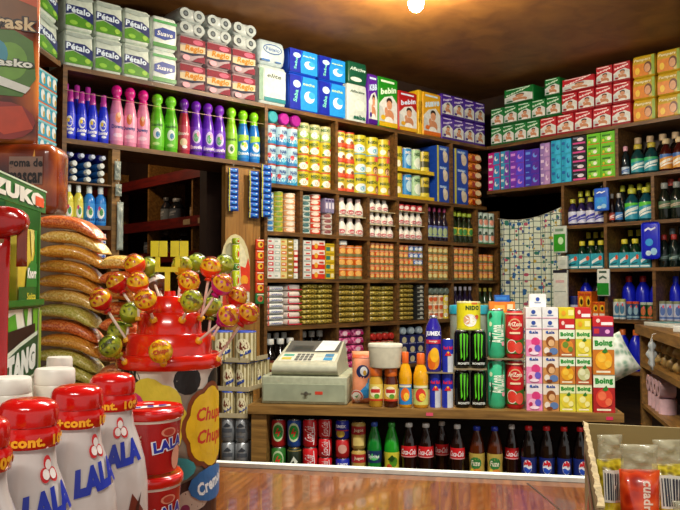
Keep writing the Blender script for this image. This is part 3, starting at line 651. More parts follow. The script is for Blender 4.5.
grid(BACK, (325.5, 336.3), Z, 1, 4, .056, sb('#d8b81c', [('r',-.45,.15,.0,.6,'#2f7a6a'), ('r',.1,.15,.42,.6,'#e8e0b0'), ('r',-.45,.75,.45,.9,'#a88a14')]), 'yellow box in stack beside red soup boxes', 'box', 'yellow boxes')
jar = lambda c, lab: can('food_jar', c, [('e',0,.5,.34,.24,lab), ('r',-.7,.80,.7,.86,'#e0cfa8'), ('r',-.7,.02,.7,.26,'#7a7a48')], lid='#d07018', n=12)
JO, JO2, JB, JR = jar('#d8640c', '#e8b45a'), jar('#cc860f', '#dcd08a'), jar('#2f6fc8', '#dfeaf4'), jar('#d8560c', '#e8b868')
mixed = lambda i, j: ((JO2, 'orange lidded jar') if (i*7 + j*5) % 3 == 0 else None)
grid(BACK, (340, 364.5), Z, 3, 3, .073, JO, 'orange food jar in three-wide cubbyhole', 'jar', 'orange food jars')
grid(BACK, (340, 347), Z + .2195, 1, 1, .028, sb('#c8d0c8', [('r',-.4,.2,.4,.8,'#eef0ea')], .09), 'small white box lying on the orange jars', 'box')
grid(BACK, (371.5, 397), Z, 5, 5, .049, JR, 'tiny orange jar in cubbyhole below the bottle layers', 'jar', 'orange food jars')
grid(BACK, (400.5, 426.5), Z, 5, 5, .048, JR, 'tiny orange jar below the red tubs', 'jar', 'orange food jars', alt=lambda i, j: (JB, 'tiny blue and white jar among orange ones') if (j >= 3 and i >= 2) or (j == 2 and i >= 3) else None)
grid(BACK, (429.5, 452), Z, 4, 4, .061, JO2, 'amber jar below the crimson-capped bottles', 'jar', 'orange food jars')
grid(BACK, (455, 477), Z, 4, 4, .061, JO, 'orange jar below the lime-capped bottles', 'jar', 'orange food jars')
grid(BACK, (479.5, 495), Z, 3, 3, .066, JO, 'orange jar in the cubbyhole nearest the curtain', 'jar', 'orange food jars')
# R4
Z = Zt(Z4)
grid(BACK, (266.8, 286.5), Z, 1, 7, .0345, lyingbag('flour_bag', '#dfe4e0', [('r',-.34,.34,.3,.66,'#f2f4f0'), ('t','HARINA',0,.5,.28,'#1f3f9a',{'w':.55,'b':.04}), ('r',-.48,.1,-.4,.9,'#d06a5a')], .2, .015, .4), 'white bag with blue lettering in pile', 'bag', 'white bags in a pile')
grid(BACK, (287, 303.5), Z, 1, 6, .042, lyingbag('rice_bag', '#e8dcd2', [('r',-.4,.1,.4,.25,'#d02a44'), ('r',-.48,.2,-.4,.8,'#c83a4a')], .2, .03, .6), 'plump white bag with pink edge in pile', 'bag', 'pink-edged bags in a pile')
BEAN = mottle('bean_bag', '#5e4c10', '#ac9836', '#e4d67a', 75); BEAN2 = mottle('bean_bag_dark', '#54400e', '#a48e34', '#dac874', 75)
def beans(m): return lyingbag('bean_bag', m, [], .2, .10, .45)
grid(BACK, (304.5, 336), Z, 2, 8, .0315, beans(BEAN), 'olive bean bag beside the white bags', 'beans', 'olive bean bags', fill=.985)
grid(BACK, (339.5, 368), Z, 2, 7, .0355, beans(BEAN2), 'olive bean bag in the middle pile', 'beans', 'olive bean bags', fill=.985)
grid(BACK, (370.5, 397.5), Z, 2, 7, .0345, beans(BEAN), 'olive bean bag in the third pile', 'beans', 'olive bean bags', fill=.985)
grid(BACK, (400, 416), Z, 1, 8, .0315, beans(BEAN2), 'olive bean bag beside the dark patterned packs', 'beans', 'olive bean bags')
grid(BACK, (416.5, 427), Z, 1, 8, .031, sb('#2a2c2c', [('r',-.4,.2,.4,.45,'#a8b0a8'), ('e',.1,.65,.2,.2,'#c8ccc0')]), 'dark grey patterned pack in stack', 'box', 'dark patterned packs')
can_y = can('snack_tin', '#e0cf2a', [('e',0,.5,.3,.3,'#e8e4c8')], lid='#d8c8a0', n=12, split=False)
can_c = can('snack_tin', '#e8c89a', [('e',0,.5,.3,.3,'#d8602a'), ('r',-.7,.75,.7,.9,'#f0e4d0')], lid='#d8c8a0', n=12, split=False)
grid(BACK, (429.5, 451.5), Z, 4, 3, .058, can_c, 'cream and orange tin below the amber jars', 'tin', 'cream tins', alt=lambda i, j: (can_y, 'yellow tin among the cream tins') if i == 3 else None)
grid(BACK, (429.5, 451.5), Z + .1745, 4, 1, .058, lying('lying_jar', '#4a5650', '#6a7a72', .9, .09), 'grey jar lying end-on over the cream tins', 'jar', 'grey lying jars')
grid(BACK, (455.5, 477), Z, 4, 1, .235, darkb('#1c1030', '#d8d4e0', '#5a4a8a', '#c8b8d8'), 'dark violet bottle below the orange jars', 'bottle', 'dark violet bottles')
grid(BACK, (480, 496), Z, 3, 1, .225, darkb('#20381c', '#d8c84a', '#c8b03a', '#c03a3a'), 'dark green bottle with yellow cap near curtain', 'bottle', 'dark green bottles')
# R5
Z = Zt(Z5)
wc = bottle('sauce_bottle', M('#140d0a', .1), WINE, '#e2e4dc', '#6a2a1c', [('e',0,.5,.3,.3,'#c8b070')], (.14,.44), capz=.85, capr=.62, n=12)
grid(BACK, (267, 300), Z, 4, 1, .255, wc, 'dark sauce bottle with white cap, left cubbyhole behind the till', 'sauce', 'white-capped sauce bottles', v=.09)
grid(BACK, (269, 299), Z, 3, 1, .225, wc, 'shorter white-capped sauce bottle in front, left cubbyhole behind till', 'sauce', 'white-capped sauce bottles', v=.012)
grid(BACK, (303, 336), Z, 4, 1, .255, wc, 'dark sauce bottle with white cap, second cubbyhole behind the till', 'sauce', 'white-capped sauce bottles', v=.09)
PINK = mottle('pink_candy', '#8a1450', '#e0589a', '#f4a8c8', 60)
grid(BACK, (339.5, 368), Z, 2, 5, .052, lyingbag('candy_bag', PINK, [('e',-.1,.5,.2,.3,'#f6d0e0'), ('r',.1,.3,.3,.6,'#c01a6a')], .2, .08, .45), 'pink candy bag piled behind the orange bag', 'candy', 'pink candy bags')
cj = can('spice_jar', '#a89a78', [('e',0,.5,.34,.3,'#d8d0b4'), ('r',-.7,.1,.7,.2,'#7a3a20')], lid='#b02a20', n=12)
grid(BACK, (371, 397), Z, 4, 2, .085, cj, 'small spice jar with red lid behind the white tub', 'jar', 'red-lidded spice jars')
grid(BACK, (371, 397), Z + .171, 4, 1, .062, lying('lying_jar', '#b8a888', '#b02a22', .85, .09), 'jar lying with red lid outward over spice jars', 'jar', 'red-lidded spice jars')
grid(BACK, (400, 427), Z, 3, 3, .066, sb('#1c2360', [('e',0,.5,.3,.34,'#cfc8a0'), ('r',-.45,.1,.45,.2,'#8a90b8')]), 'dark blue packet with pale circle behind yellow juices', 'packet', 'dark blue packets')
grid(BACK, (400, 427), Z + .1985, 3, 1, .058, lying('lying_jar', '#20264a', '#a8bcc8', .92, .09), 'jar lying with grey-blue lid outward over dark packets', 'jar', 'grey-blue lidded jars')
# ================================================================ right wall
Z = ZT + .0005
def rpack(c1, c2, acc): return diaper(c1, c2, 'Mimlot', acc)
gr, rd = diaper('#127a34', '#0d5c26', 'bbtips', '#e8ffe8'), diaper('#c01a28', '#9a1420', 'bbtips', '#fff0f0')
yl = softpack('diaper_pack', '#c9a41c', [('r',-.46,.06,.2,.62,'#e0851c'), ('e',.18,.42,.17,.26,'#6a3a1c'), ('e',.16,.38,.13,.2,'#d9a074'), ('t','Pampers',-.05,.78,.16,'#f4ecc0',{'w':.7,'sh':.2,'b':.03}), ('r',.34,.06,.46,.94,'#8fae3a'), ('e',-.26,.3,.1,.16,'#f0c83a')], .2, .012, .003)
G1, G2, G3 = 'green diaper packs on the top right', 'red diaper packs on the top right', 'yellow diaper packs on the top right'
gd, rdd, yd = 'green diaper pack with baby on right-hand top shelf', 'red and white diaper pack with baby', 'yellow diaper pack with orange panel'
def rows(px, j, cols, mk, desc, group, nm): 
    grid(RIGHT, px, Z + j*.1462, cols, 1, .1455, mk, desc + ', ' + nm, 'diapers', group)
rows((492, 541), 0, 4, gr, gd, G1, 'bottom layer'); rows((541.5, 634), 0, 5, rd, rdd, G2, 'bottom layer')
rows((492, 563), 1, 5, gr, gd, G1, 'middle layer'); rows((563.5, 634), 1, 4, rd, rdd, G2, 'middle layer')
grid(RIGHT, (505, 536), Z + .2924, 1, 1, .125, gr, 'wide green pack lying on top near the corner', 'diapers', G1)
grid(RIGHT, (546.5, 562.5), Z + .2924, 1, 1, .135, gr, 'single green pack on top beside the red packs', 'diapers', G1)
grid(RIGHT, (563.5, 598), Z + .2924, 1, 1, .10, rd, 'wide red pack lying flat on top layer', 'diapers', G2)
grid(RIGHT, (598.5, 634), Z + .2924, 2, 1, .135, rd, 'red and white diaper pack with baby, top layer', 'diapers', G2)
grid(RIGHT, (635, 685.5), Z, 2, 3, .1462, yl, yd, 'diapers', G3)
# boxes
Z = ZR1 + .0005
def feb(c1, c2, c3='#e8f0f4'): return carton('towel_box', c1, [('p',[(-.1,.04),(.48,.04),(.48,.96),(.05,.96)],c2), ('e',.2,.5,.16,.2,c3), ('e',.26,.58,.1,.14,c2), ('r',-.44,.6,-.12,.8,c3), ('r',-.44,.12,-.2,.2,c3)], depth=.18)
B_ = 'box on the right-hand shelf, '
grid(RIGHT, (489, 501), Z, 1, 3, .098, feb('#c81a86', '#2a8fd0'), B_ + 'magenta and sky blue, nearest the corner', 'box', 'magenta boxes')
grid(RIGHT, (501.5, 510.5), Z, 1, 3, .098, feb('#2f9ac8', '#7a3ab0'), B_ + 'teal and violet', 'box', 'teal violet boxes')
grid(RIGHT, (511, 525.5), Z, 1, 3, .094, feb('#7a36c4', '#5a48e0', '#e098ec'), B_ + 'purple', 'box', 'purple boxes')
grid(RIGHT, (526, 541), Z, 1, 3, .092, feb('#3a30b8', '#5a2aa8', '#6aa0f0'), B_ + 'indigo', 'box', 'indigo boxes')
grid(RIGHT, (541.5, 551.5), Z, 1, 3, .102, feb('#9a7ac0', '#b890c8', '#e8d4ee'), B_ + 'lilac', 'box', 'lilac boxes')
grid(RIGHT, (552.5, 573), Z, 2, 3, .104, feb('#1fa4cc', '#3ab8e0', '#1a62b0'), B_ + 'turquoise', 'box', 'turquoise boxes')
grid(RIGHT, (573.5, 588), Z, 1, 5, .0635, carton('towel_box', '#1c1a26', [('r',-.45,.1,.45,.3,'#d84a94'), ('e',.1,.6,.24,.2,'#e8e0ea'), ('r',-.4,.7,-.05,.85,'#7a8aa0')], depth=.18), B_ + 'black with pink band', 'box', 'black pink boxes')
grid(RIGHT, (588.5, 617), Z, 2, 4, .079, carton('towel_box', '#6cc820', [('e',.05,.5,.26,.26,'#a8e860'), ('e',.1,.4,.14,.16,'#f0f6e0'), ('r',-.4,.62,.2,.78,'#2f7a14'), ('r',-.46,.04,.46,.12,'#d86a2a'), ('e',-.3,.3,.08,.12,'#e8d02a')], depth=.18), B_ + 'lime green', 'box', 'lime boxes')
# bottles
LQ = [(.92,0),(.99,.03),(.99,.55),(.86,.66),(.42,.80),(.36,.86)]
def liq(g, cap, lab, sw, acc=None, lo=.08, hi=.52):
    D = [('p',[(-.6,.2),(-.1,.42),(.6,.62),(.6,.82),(-.1,.62),(-.6,.42)],sw), ('p',[(-.5,.1),(.1,.3),(.5,.36),(.5,.46),(0,.4),(-.5,.2)],sw)]
    if acc: D += [('p',[(-.6,.7),(.6,.9),(.6,1),(-.6,1)],acc)]
    return bottle('cleaner_bottle', M(g, .1), LQ, cap, lab, D, (lo, hi), capz=.84, capr=.58, n=14)
R_ = 'on the right shelves, '
teal, oran = liq('#123a3c', '#b8a83a', '#1f93a4', '#e4f4f2', '#3ab06a'), liq('#3c100c', '#c8b48a', '#d89a3a', '#f0ecdc', '#3a6ab0')
grid(RIGHT, (621.5, 629.5), Z, 1, 1, .20, liq('#142024', '#d8a0b0', '#bcd0e0', '#3a6ab0', None, .06, .3), 'slim dark bottle with pale cap left of the teal labels', 'cleaner')
grid(RIGHT, (630, 657.5), Z, 2, 1, .205, teal, 'dark bottle with teal label and white swoosh on top bottle shelf', 'cleaner', 'teal labelled bottles')
grid(RIGHT, (659, 686), Z, 2, 1, .215, oran, 'reddish dark bottle with cream and orange label', 'cleaner', 'orange labelled bottles')
grid(RIGHT, (622, 687), Z, 5, 1, .27, liq('#1c1612', '#b8a080', None, W_), 'tall dark bottle standing behind the labelled ones, top bottle shelf', 'cleaner', 'tall dark bottles', v=.125)
Z = ZR2 + .0005
grid(RIGHT, (567, 603), Z, 4, 1, .19, liq('#241c4c', '#b0b03a', '#d8dcf0', '#3a3ab0'), 'violet bottle with white swoosh label and lime cap', 'cleaner', 'violet bottles')
grid(RIGHT, (566, 604), Z, 5, 1, .255, liq('#1a1a2c', '#ccd03c', None, W_), 'tall dark bottle with lime cap behind violet bottles', 'cleaner', 'tall lime-capped bottles', v=.13)
grid(RIGHT, (608.5, 614.5), Z, 1, 1, .2, liq('#241010', '#a8a8a0', '#c84a3a', '#f0d8d0', None, .1, .35), 'slim dark bottle with red label beside the post', 'cleaner')
grid(RIGHT, (614.8, 622), Z, 1, 1, .2, liq('#101c2c', '#a8a8a0', '#3a80c8', '#e0ecf8', None, .1, .35), 'slim dark bottle with blue label beside the red labelled one', 'cleaner')
grid(RIGHT, (623, 651.5), Z, 2, 1, .225, liq('#0f4450', '#b8bc3a', '#2f9ab4', '#eef8f0', '#58c83a', .08, .56), 'teal bottle with green and white label and lime cap', 'cleaner', 'teal bottles')
grid(RIGHT, (608, 652), Z, 5, 1, .265, liq('#141c1c', '#ccd03c', None, W_), 'tall dark bottle with lime cap behind the teal bottles', 'cleaner', 'tall lime-capped bottles', v=.13)
grid(RIGHT, (656, 682), Z, 2, 1, .24, liq('#141c14', '#8a8f8a', '#4a6a4c', '#b8a890', None, .3, .5), 'black-green bottle with dull label behind right post', 'cleaner', 'dull labelled bottles')
grid(RIGHT, (656, 687.2), Z, 3, 1, .275, liq('#1c1414', '#d0584a', None, W_), 'tall dark bottle with red cap behind dull labels', 'cleaner', 'tall red-capped bottles', v=.13)
Z = ZR3 + .0005
cyc = carton('soap_carton', '#2ba0b4', [('p',[(-.4,.3),(0,.5),(.42,.62),(.42,.8),(0,.7),(-.4,.5)],'#eaf6f6'), ('e',.28,.7,.14,.16,'#e0502a'), ('r',-.46,.06,.46,.16,'#e8f4f0'), ('p',[(-.3,.2),(.3,.3),(.3,.38),(-.3,.28)],'#14505e')], depth=.1)
grid(RIGHT, (566, 603.5), Z, 3, 1, .103, cyc, 'turquoise soap carton below violet bottles', 'carton', 'turquoise soap cartons')
grid(RIGHT, (609, 651), Z, 4, 1, .103, cyc, 'turquoise soap carton below the teal bottles', 'carton', 'turquoise soap cartons')
for a, c, n, w in ((566, 604, 4, 'left'), (608, 652, 4, 'middle')):
    grid(RIGHT, (a, c), Z, n, 1, .20, liq('#10301c', '#e6d63c', None, W_), 'green bottle with yellow cap behind cartons, %s bay' % w, 'cleaner', 'green yellow-capped bottles', v=.125)
    grid(RIGHT, (a + .5, c + .5), Z, n + 1, 1, .268, liq('#0e2016', '#e6d63c', None, W_), 'tall green bottle with yellow cap at back, %s bay' % w, 'cleaner', 'green yellow-capped bottles', v=.225)
grid(RIGHT, (657, 688.2), Z, 3, 1, .21, liq('#12201c', '#a02a24', '#243a34', '#8aa8a0', None, .2, .4), 'dark bottle with red cap at far right middle shelf', 'cleaner', 'dark red-capped bottles')
grid(RIGHT, (657, 688.2), Z, 3, 1, .255, liq('#101416', '#70787c', None, W_), 'tall dark bottle with grey cap at far right middle shelf', 'cleaner', 'grey-capped bottles', v=.125)
Z = ZR4 + .0005
org = carton('powder_box', '#e0701a', [('e',0,.62,.34,.2,'#f2c42a'), ('e',.05,.6,.2,.11,'#2a1c10'), ('r',-.4,.1,.4,.3,'#f0e2d0'), ('r',-.4,.84,.4,.92,'#b8401a')], depth=.08)
grid(RIGHT, (577.5, 591.5), Z, 2, 1, .185, org, 'tall orange box with yellow oval, lower right shelves', 'box', 'orange boxes')
grid(RIGHT, (592, 605), Z, 2, 1, .115, org, 'short orange box beside tall orange ones', 'box', 'orange boxes')
BL = M('#1420c0', .25)
jug = lambda cap: bottle('bleach_jug', BL, [(.94,0),(1,.03),(1,.6),(.8,.74),(.4,.84),(.38,.88)], cap, None, (), capz=.86, capr=.44, n=14)
grid(RIGHT, (566.5, 577), Z, 1, 1, .15, can('spray_can', '#1c2a6a', [('r',-.7,.3,.7,.6,'#c8cce0')], lid='#1c2a90', n=14), 'navy can left of the orange boxes', 'can')
grid(RIGHT, (567, 604), Z, 3, 1, .285, jug('#1c1c20'), 'blue jug with dark cap behind the orange boxes', 'jug', 'blue jugs', v=.13, alt=lambda i, j: (bottle('oil_jug', M('#16181c', .25), [(.94,0),(1,.03),(1,.6),(.8,.74),(.4,.84),(.38,.88)], '#202020', None, (), capz=.86, capr=.44, n=14), 'black jug behind the orange boxes') if i else None)
spray = lambda c, lab, cap: can('spray_can', c, [('e',0,.5,.36,.24,lab), ('r',-.7,.1,.7,.2,lab), ('e',.1,.72,.12,.08,'#e05a6a')], bands=[(.86,.99,cap)], lid=cap, n=14)
grid(RIGHT, (611.5, 624), Z, 2, 1, .135, spray('#cdd6d6', '#4a80a0', '#b8b86a'), 'pale spray can in front of the blue jugs', 'can', 'spray cans')
grid(RIGHT, (624.7, 637.5), Z, 2, 1, .12, spray('#2a4a70', '#8ab0c0', '#c84a2a'), 'dark blue can with orange band in front of blue jugs', 'can', 'spray cans')
grid(RIGHT, (638.5, 652), Z, 2, 1, .115, spray('#14502a', '#c86a3a', '#b8c4b0'), 'dark green can in front of the blue jugs', 'can', 'spray cans')
grid(RIGHT, (609, 653), Z, 3, 1, .29, jug('#c02a2a'), 'blue jug with red cap behind the cans', 'jug', 'blue jugs', v=.13)
grid(RIGHT, (657.5, 686.4), Z, 4, 1, .125, spray('#c0c8dc', '#5a78b8', '#8a8f70'), 'white and blue spray can at far right', 'can', 'spray cans')
grid(RIGHT, (657.5, 682.8), Z, 2, 1, .285, jug('#1c30c8'), 'all-blue jug behind far right spray cans', 'jug', 'blue jugs', v=.13)
Z = ZR5 + .0005
grid(RIGHT, (610, 650), Z, 3, 1, .27, jug('#e0702a'), 'blue jug with orange cap on the low shelf', 'jug', 'blue jugs', v=.03)
# hanging packs
def hang(name, px0, px1, y0, y1, c, D, label, cat, top=None, v=-.03, d=.02, r=.008):
    u0, u1 = RIGHT.u(px0, v, (y0+y1)/2), RIGHT.u(px1, v, (y0+y1)/2); w = u1 - u0; h = RIGHT.z((px0+px1)/2, y0, v) - RIGHT.z((px0+px1)/2, y1, v)
    o = empty(name, RIGHT.pos((u0+u1)/2, v, RIGHT.z((px0+px1)/2, y1, v)), RIGHT.rz, label, cat)
    b = MB(); b.rbox(w, d, h, r, c); b.decs(flat(-d/2 - .0006), w, h, D); b.build('pack', o)
    k = MB(); k.tube([(0, -.002, h - .004), (0, -.004, h + .012), (0, d*.5, h + .016), (0, -v - .001, h + .016)], .0016, M('#9a9a92', .3, .8)); k.build('hook', o)
sq = lambda c: [('p',[(-.3,.74),(-.1,.8),(.05,.76),(.3,.82),(.3,.86),(.05,.82),(-.1,.86),(-.3,.8)],c), ('e',-.05,.45,.22,.1,'#3aa0e8'), ('e',.2,.2,.18,.1,'#9ad0f0'), ('e',-.1,.16,.16,.07,'#c8e4f4')]
hang('hanging_pack', 594.5, 609, 188, 211, '#1a5cd0', [('r',-.4,.1,.4,.6,'#2f8fe8')] + sq('#eef6ff'), 'blue pack hanging on the post in front of violet bottles', 'pack')
hang('hanging_pack', 642, 660, 222, 259, '#1424c8', sq('#e4ecff'), 'tall royal blue pack hanging in front of the right post', 'pack', r=.02)
hang('hanging_pack', 553.5, 567, 226, 253, '#c8d4c8', [('r',-.42,.06,.42,.7,'#2a9a1e'), ('e',.1,.45,.2,.14,'#c8f0c0'), ('r',-.3,.8,.3,.9,'#7a9a80')], 'white and green pack hanging beside the curtain', 'pack')
hang('hanging_pack', 597.5, 610, 269, 296, '#dfe6de', [('r',-.46,.04,.46,.48,'#148a24'), ('r',-.3,.85,.3,.93,'#3a5a48'), ('p',[(-.3,.6),(0,.68),(.3,.62),(.3,.68),(0,.76),(-.3,.68)],'#3a5a48')], 'white and green pack hanging above orange boxes', 'pack')
hang('hanging_pack', 554, 568, 270, 312, '#dfe6da', [('r',-.46,.0,.46,.07,'#3aa06a'), ('r',-.5,.93,.5,1,'#1c2030'), ('r',-.4,.48,.4,.5,'#98a8a0'), ('r',-.3,.7,.3,.76,'#e0b8b8')], 'tall white pack with black band hanging right of curtain', 'pack', r=.004)
hang('hanging_pack', 558.5, 568, 256, 269, '#d4dcd2', [('r',-.3,.3,.3,.7,'#c0ccc0')], 'small white pack hanging above the tall white one', 'pack', r=.004)
# ---- curtain
def curtain_mat():
    m = bpy.data.materials.new('printed_curtain'); m.use_nodes = True; nt = m.node_tree; b = nt.nodes['Principled BSDF']; b.inputs['Roughness'].default_value = .75
    N = nt.nodes.new; L = nt.links.new
    uv = N('ShaderNodeTexCoord'); sp = N('ShaderNodeSeparateXYZ'); L(uv.outputs['UV'], sp.inputs[0])
    def line(out, step):
        a = N('ShaderNodeMath'); a.operation = 'DIVIDE'; L(out, a.inputs[0]); a.inputs[1].default_value = step
        f = N('ShaderNodeMath'); f.operation = 'FRACT'; L(a.outputs[0], f.inputs[0])
        g = N('ShaderNodeMath'); g.operation = 'LESS_THAN'; L(f.outputs[0], g.inputs[0]); g.inputs[1].default_value = .13; return g.outputs[0]
    mx = N('ShaderNodeMath'); mx.operation = 'MAXIMUM'; L(line(sp.outputs[0], .038), mx.inputs[0]); L(line(sp.outputs[1], .044), mx.inputs[1])
    v = N('ShaderNodeTexVoronoi'); v.inputs['Scale'].default_value = 27; L(uv.outputs['UV'], v.inputs['Vector'])
    r = N('ShaderNodeValToRGB'); e = r.color_ramp.elements; r.color_ramp.interpolation = 'CONSTANT'
    e[0].color = srgb('#1d5f9c'); e[1].color = srgb('#b8a23c'); e[1].position = .38
    for p, c in ((.55, '#b8506a'), (.7, '#2a7a6a'), (.85, '#34508a')): x = e.new(p); x.color = srgb(c)
    sc_ = N('ShaderNodeSeparateColor'); L(v.outputs['Color'], sc_.inputs[0]); L(sc_.outputs[0], r.inputs['Fac'])
    lt = N('ShaderNodeMath'); lt.operation = 'LESS_THAN'; L(v.outputs['Distance'], lt.inputs[0]); lt.inputs[1].default_value = .36
    m1 = N('ShaderNodeMix'); m1.data_type = 'RGBA'; L(mx.outputs[0], m1.inputs[0]); m1.inputs[6].default_value = srgb('#dfe8d4'); m1.inputs[7].default_value = srgb('#4a6a5e')
    m2 = N('ShaderNodeMix'); m2.data_type = 'RGBA'; L(lt.outputs[0], m2.inputs[0]); L(m1.outputs[2], m2.inputs[6]); L(r.outputs['Color'], m2.inputs[7])
    L(m2.outputs[2], b.inputs['Base Color']); return m
vC = .10
uc0, uc1 = RIGHT.u(499, vC), UC - .012
o = empty('curtain', RIGHT.pos(uc0, vC, 1.0), RIGHT.rz, 'white checked curtain with coloured flowers hanging on a string in the right corner doorway', 'curtain')
ztop = lambda a: RIGHT.z(499 + 56*a, 219 - 12*a*a + 3*math.sin(PI*a), vC) - 1.0
nx, nz = 72, 24; vs = []; uvs = []
W = uc1 - uc0; cw = W * .95
for j in range(nz + 1):
    for i in range(nx + 1):
        a = i / nx; q = j / nz; zz = ztop(a) * q + (-.35) * (1 - q)
        vs.append((cw*a, .030*math.sin(2*PI*a*6.3 + .6) * (1 - .45*q) + .010*math.sin(2*PI*a*11 + 2*q), zz)); uvs.append((cw*a*1.25, zz))
fs = [(j*(nx+1)+i, j*(nx+1)+i+1, (j+1)*(nx+1)+i+1, (j+1)*(nx+1)+i) for j in range(nz) for i in range(nx)]
me = bpy.data.meshes.new('cloth'); me.from_pydata(vs, [], fs); me.materials.append(curtain_mat()); me.polygons.foreach_set('use_smooth', [True]*len(fs))
ul = me.uv_layers.new(name='UVMap')
for p in me.polygons:
    for li in p.loop_indices: ul.data[li].uv = uvs[me.loops[li].vertex_index]
c = bpy.data.objects.new('cloth', me); C.objects.link(c); c.parent = o
so = c.modifiers.new('thickness', 'SOLIDIFY'); so.thickness = .0015
b = MB(); b.tube([(-.006, 0, ztop(0) + .004)] + [(cw*i/8, 0, ztop(i/8) + .002) for i in range(9)] + [(W + .0, -.06, ztop(1) + .05)], .002, '#c8c8b8'); b.build('string', o)
# ---- dark store room behind the doorway
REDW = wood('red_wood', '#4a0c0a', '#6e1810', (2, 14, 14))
STORE = Plane((-1.80, 0), -90)
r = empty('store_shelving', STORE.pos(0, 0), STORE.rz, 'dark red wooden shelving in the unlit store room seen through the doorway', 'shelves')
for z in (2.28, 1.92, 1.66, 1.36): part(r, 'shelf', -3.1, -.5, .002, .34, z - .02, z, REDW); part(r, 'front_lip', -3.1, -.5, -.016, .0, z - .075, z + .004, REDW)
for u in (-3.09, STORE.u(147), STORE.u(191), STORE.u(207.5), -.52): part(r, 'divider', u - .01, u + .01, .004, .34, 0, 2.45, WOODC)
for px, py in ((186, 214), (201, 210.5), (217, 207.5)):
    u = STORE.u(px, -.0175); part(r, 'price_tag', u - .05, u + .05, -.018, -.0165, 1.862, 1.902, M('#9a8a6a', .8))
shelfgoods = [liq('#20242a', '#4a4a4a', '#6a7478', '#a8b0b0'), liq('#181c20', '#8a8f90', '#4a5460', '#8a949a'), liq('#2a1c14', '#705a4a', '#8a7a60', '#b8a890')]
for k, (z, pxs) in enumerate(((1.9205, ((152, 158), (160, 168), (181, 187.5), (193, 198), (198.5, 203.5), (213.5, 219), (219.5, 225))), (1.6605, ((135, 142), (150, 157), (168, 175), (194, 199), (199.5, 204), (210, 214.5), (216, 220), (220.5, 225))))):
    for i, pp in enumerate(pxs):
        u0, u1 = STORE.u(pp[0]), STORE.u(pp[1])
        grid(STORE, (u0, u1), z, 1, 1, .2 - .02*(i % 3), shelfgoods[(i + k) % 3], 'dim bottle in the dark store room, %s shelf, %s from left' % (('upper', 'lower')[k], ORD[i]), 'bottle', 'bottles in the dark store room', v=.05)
# ---- things hanging round the doorway
def sachets(px, y0, y1, n, label, v=-.012, wpx=10):
    u = BACK.u(px, v); zt, zb_ = BACK.z(px, y0, v), BACK.z(px, y1, v); w = abs(BACK.u(px + wpx, v) - u); h = (zt - zb_) / n
    o = empty('sachet_strip', BACK.pos(u, v, zb_), 0, label, 'sachets', 'blue sachet strips')
    mk = MB(); mk.pillow(w, h*.98, .010, '#1452b8', nx=5, nz=5, wr=.001, crimp=.1); mk.decs(flat(-.0062), w, h*.98, [('r',-.5,.0,-.38,1,'#b8b83a'), ('e',.05,.55,.24,.26,'#3a8ae0'), ('r',-.2,.2,.36,.34,'#0c2a6a'), ('e',.2,.7,.1,.1,'#d8e8f8')])
    me = mk.mesh('sachet')
    for k in range(n): s = bpy.data.objects.new('sachet', me); C.objects.link(s); s.parent = o; s.location = (random.uniform(-.002, .002), 0, k*h); s.rotation_euler = (0, random.uniform(-.06, .06), 0)
    k = MB(); k.tube([(0, .001, zt - zb_), (0, .0, zt - zb_ + .02), (0, .010, zt - zb_ + .024)], .0015, M('#8a8a80', .3, .8)); k.build('hook', o)
sachets(233, 168, 211, 8, 'blue sachet strip hanging at the left of the wooden panel')
sachets(253.5, 171, 218, 9, 'blue sachet strip hanging at the right of the wooden panel')
sachets(266, 165, 217, 9, 'blue sachet strip hanging over the edge of the tin cubbyholes', v=-.03)
u0, u1 = BACK.u(222, 0), BACK.u(251, 0); w = u1 - u0; zb_ = BACK.z(237, 318, 0); h = BACK.z(237, 234, 0) - zb_
o = empty('candy_display_card', BACK.pos((u0+u1)/2, .0155, zb_), 0, 'arched cream display card with red figures on the wooden panel', 'card')
b = MB(); P = [(-w/2, 0), (w/2, 0), (w/2, h*.62)] + [(w/2*math.cos(t*PI/10), h*.62 + h*.38*math.sin(t*PI/10)) for t in range(1, 10)] + [(-w/2, h*.62)]
b.loft([[(x, .002, z) for x, z in P], [(x, -.002, z) for x, z in P]][::-1], '#cfc79a', smooth=False)
b.decs(flat(-.0022), w, h, [('e',0,.62,.40,.30,'#dcd8b4',18), ('p',[(-.5,.3),(-.2,.4),(-.16,.62),(-.4,.56),(-.5,.6)],'#d8321e'), ('p',[(.5,.3),(.2,.4),(.16,.62),(.34,.6),(.44,.72),(.5,.6)],'#d83a1e'), ('e',.3,.45,.14,.06,'#e8a02a'), ('e',.32,.36,.2,.05,'#c83a2a'), ('r',.12,.2,.46,.3,'#e8e4d4'), ('r',-.44,.12,-.1,.28,'#c8402a')])
b.build('card', o)
b = MB(); 
tb = empty('candy_tube', BACK.pos(BACK.u(236, -.03), -.026, BACK.z(236, 306, -.03)), 0, 'lime green candy tube hanging in front of the arched card', 'candy')
hh = BACK.z(236, 238, -.03) - BACK.z(236, 306, -.03)
for k, (a, c, col) in enumerate(((0,.22,'#c8cfa8'), (.225,.52,'#c2d420'), (.525,.62,'#4a8a2a'), (.625,.9,'#c6d81e'), (.905,1,'#9ab41c'))):
    q = MB(); q.solid([(.018, a*hh+.001), (.022, a*hh+.006), (.022, c*hh-.006), (.018, c*hh-.001)], M(col, .25), 14); q.decs(cyl(.022), .044, (c-a)*hh, [('e',.0,.5,.3,.3,'#f0f0c8'), ('e',.08,.5,.14,.16,'#d83a2a')], z0=a*hh); q.build('segment', tb)
u0, u1 = BACK.u(256, -.02), BACK.u(264, -.02); zb_ = BACK.z(260, 304, -.02); h = BACK.z(260, 239, -.02) - zb_; w = u1 - u0
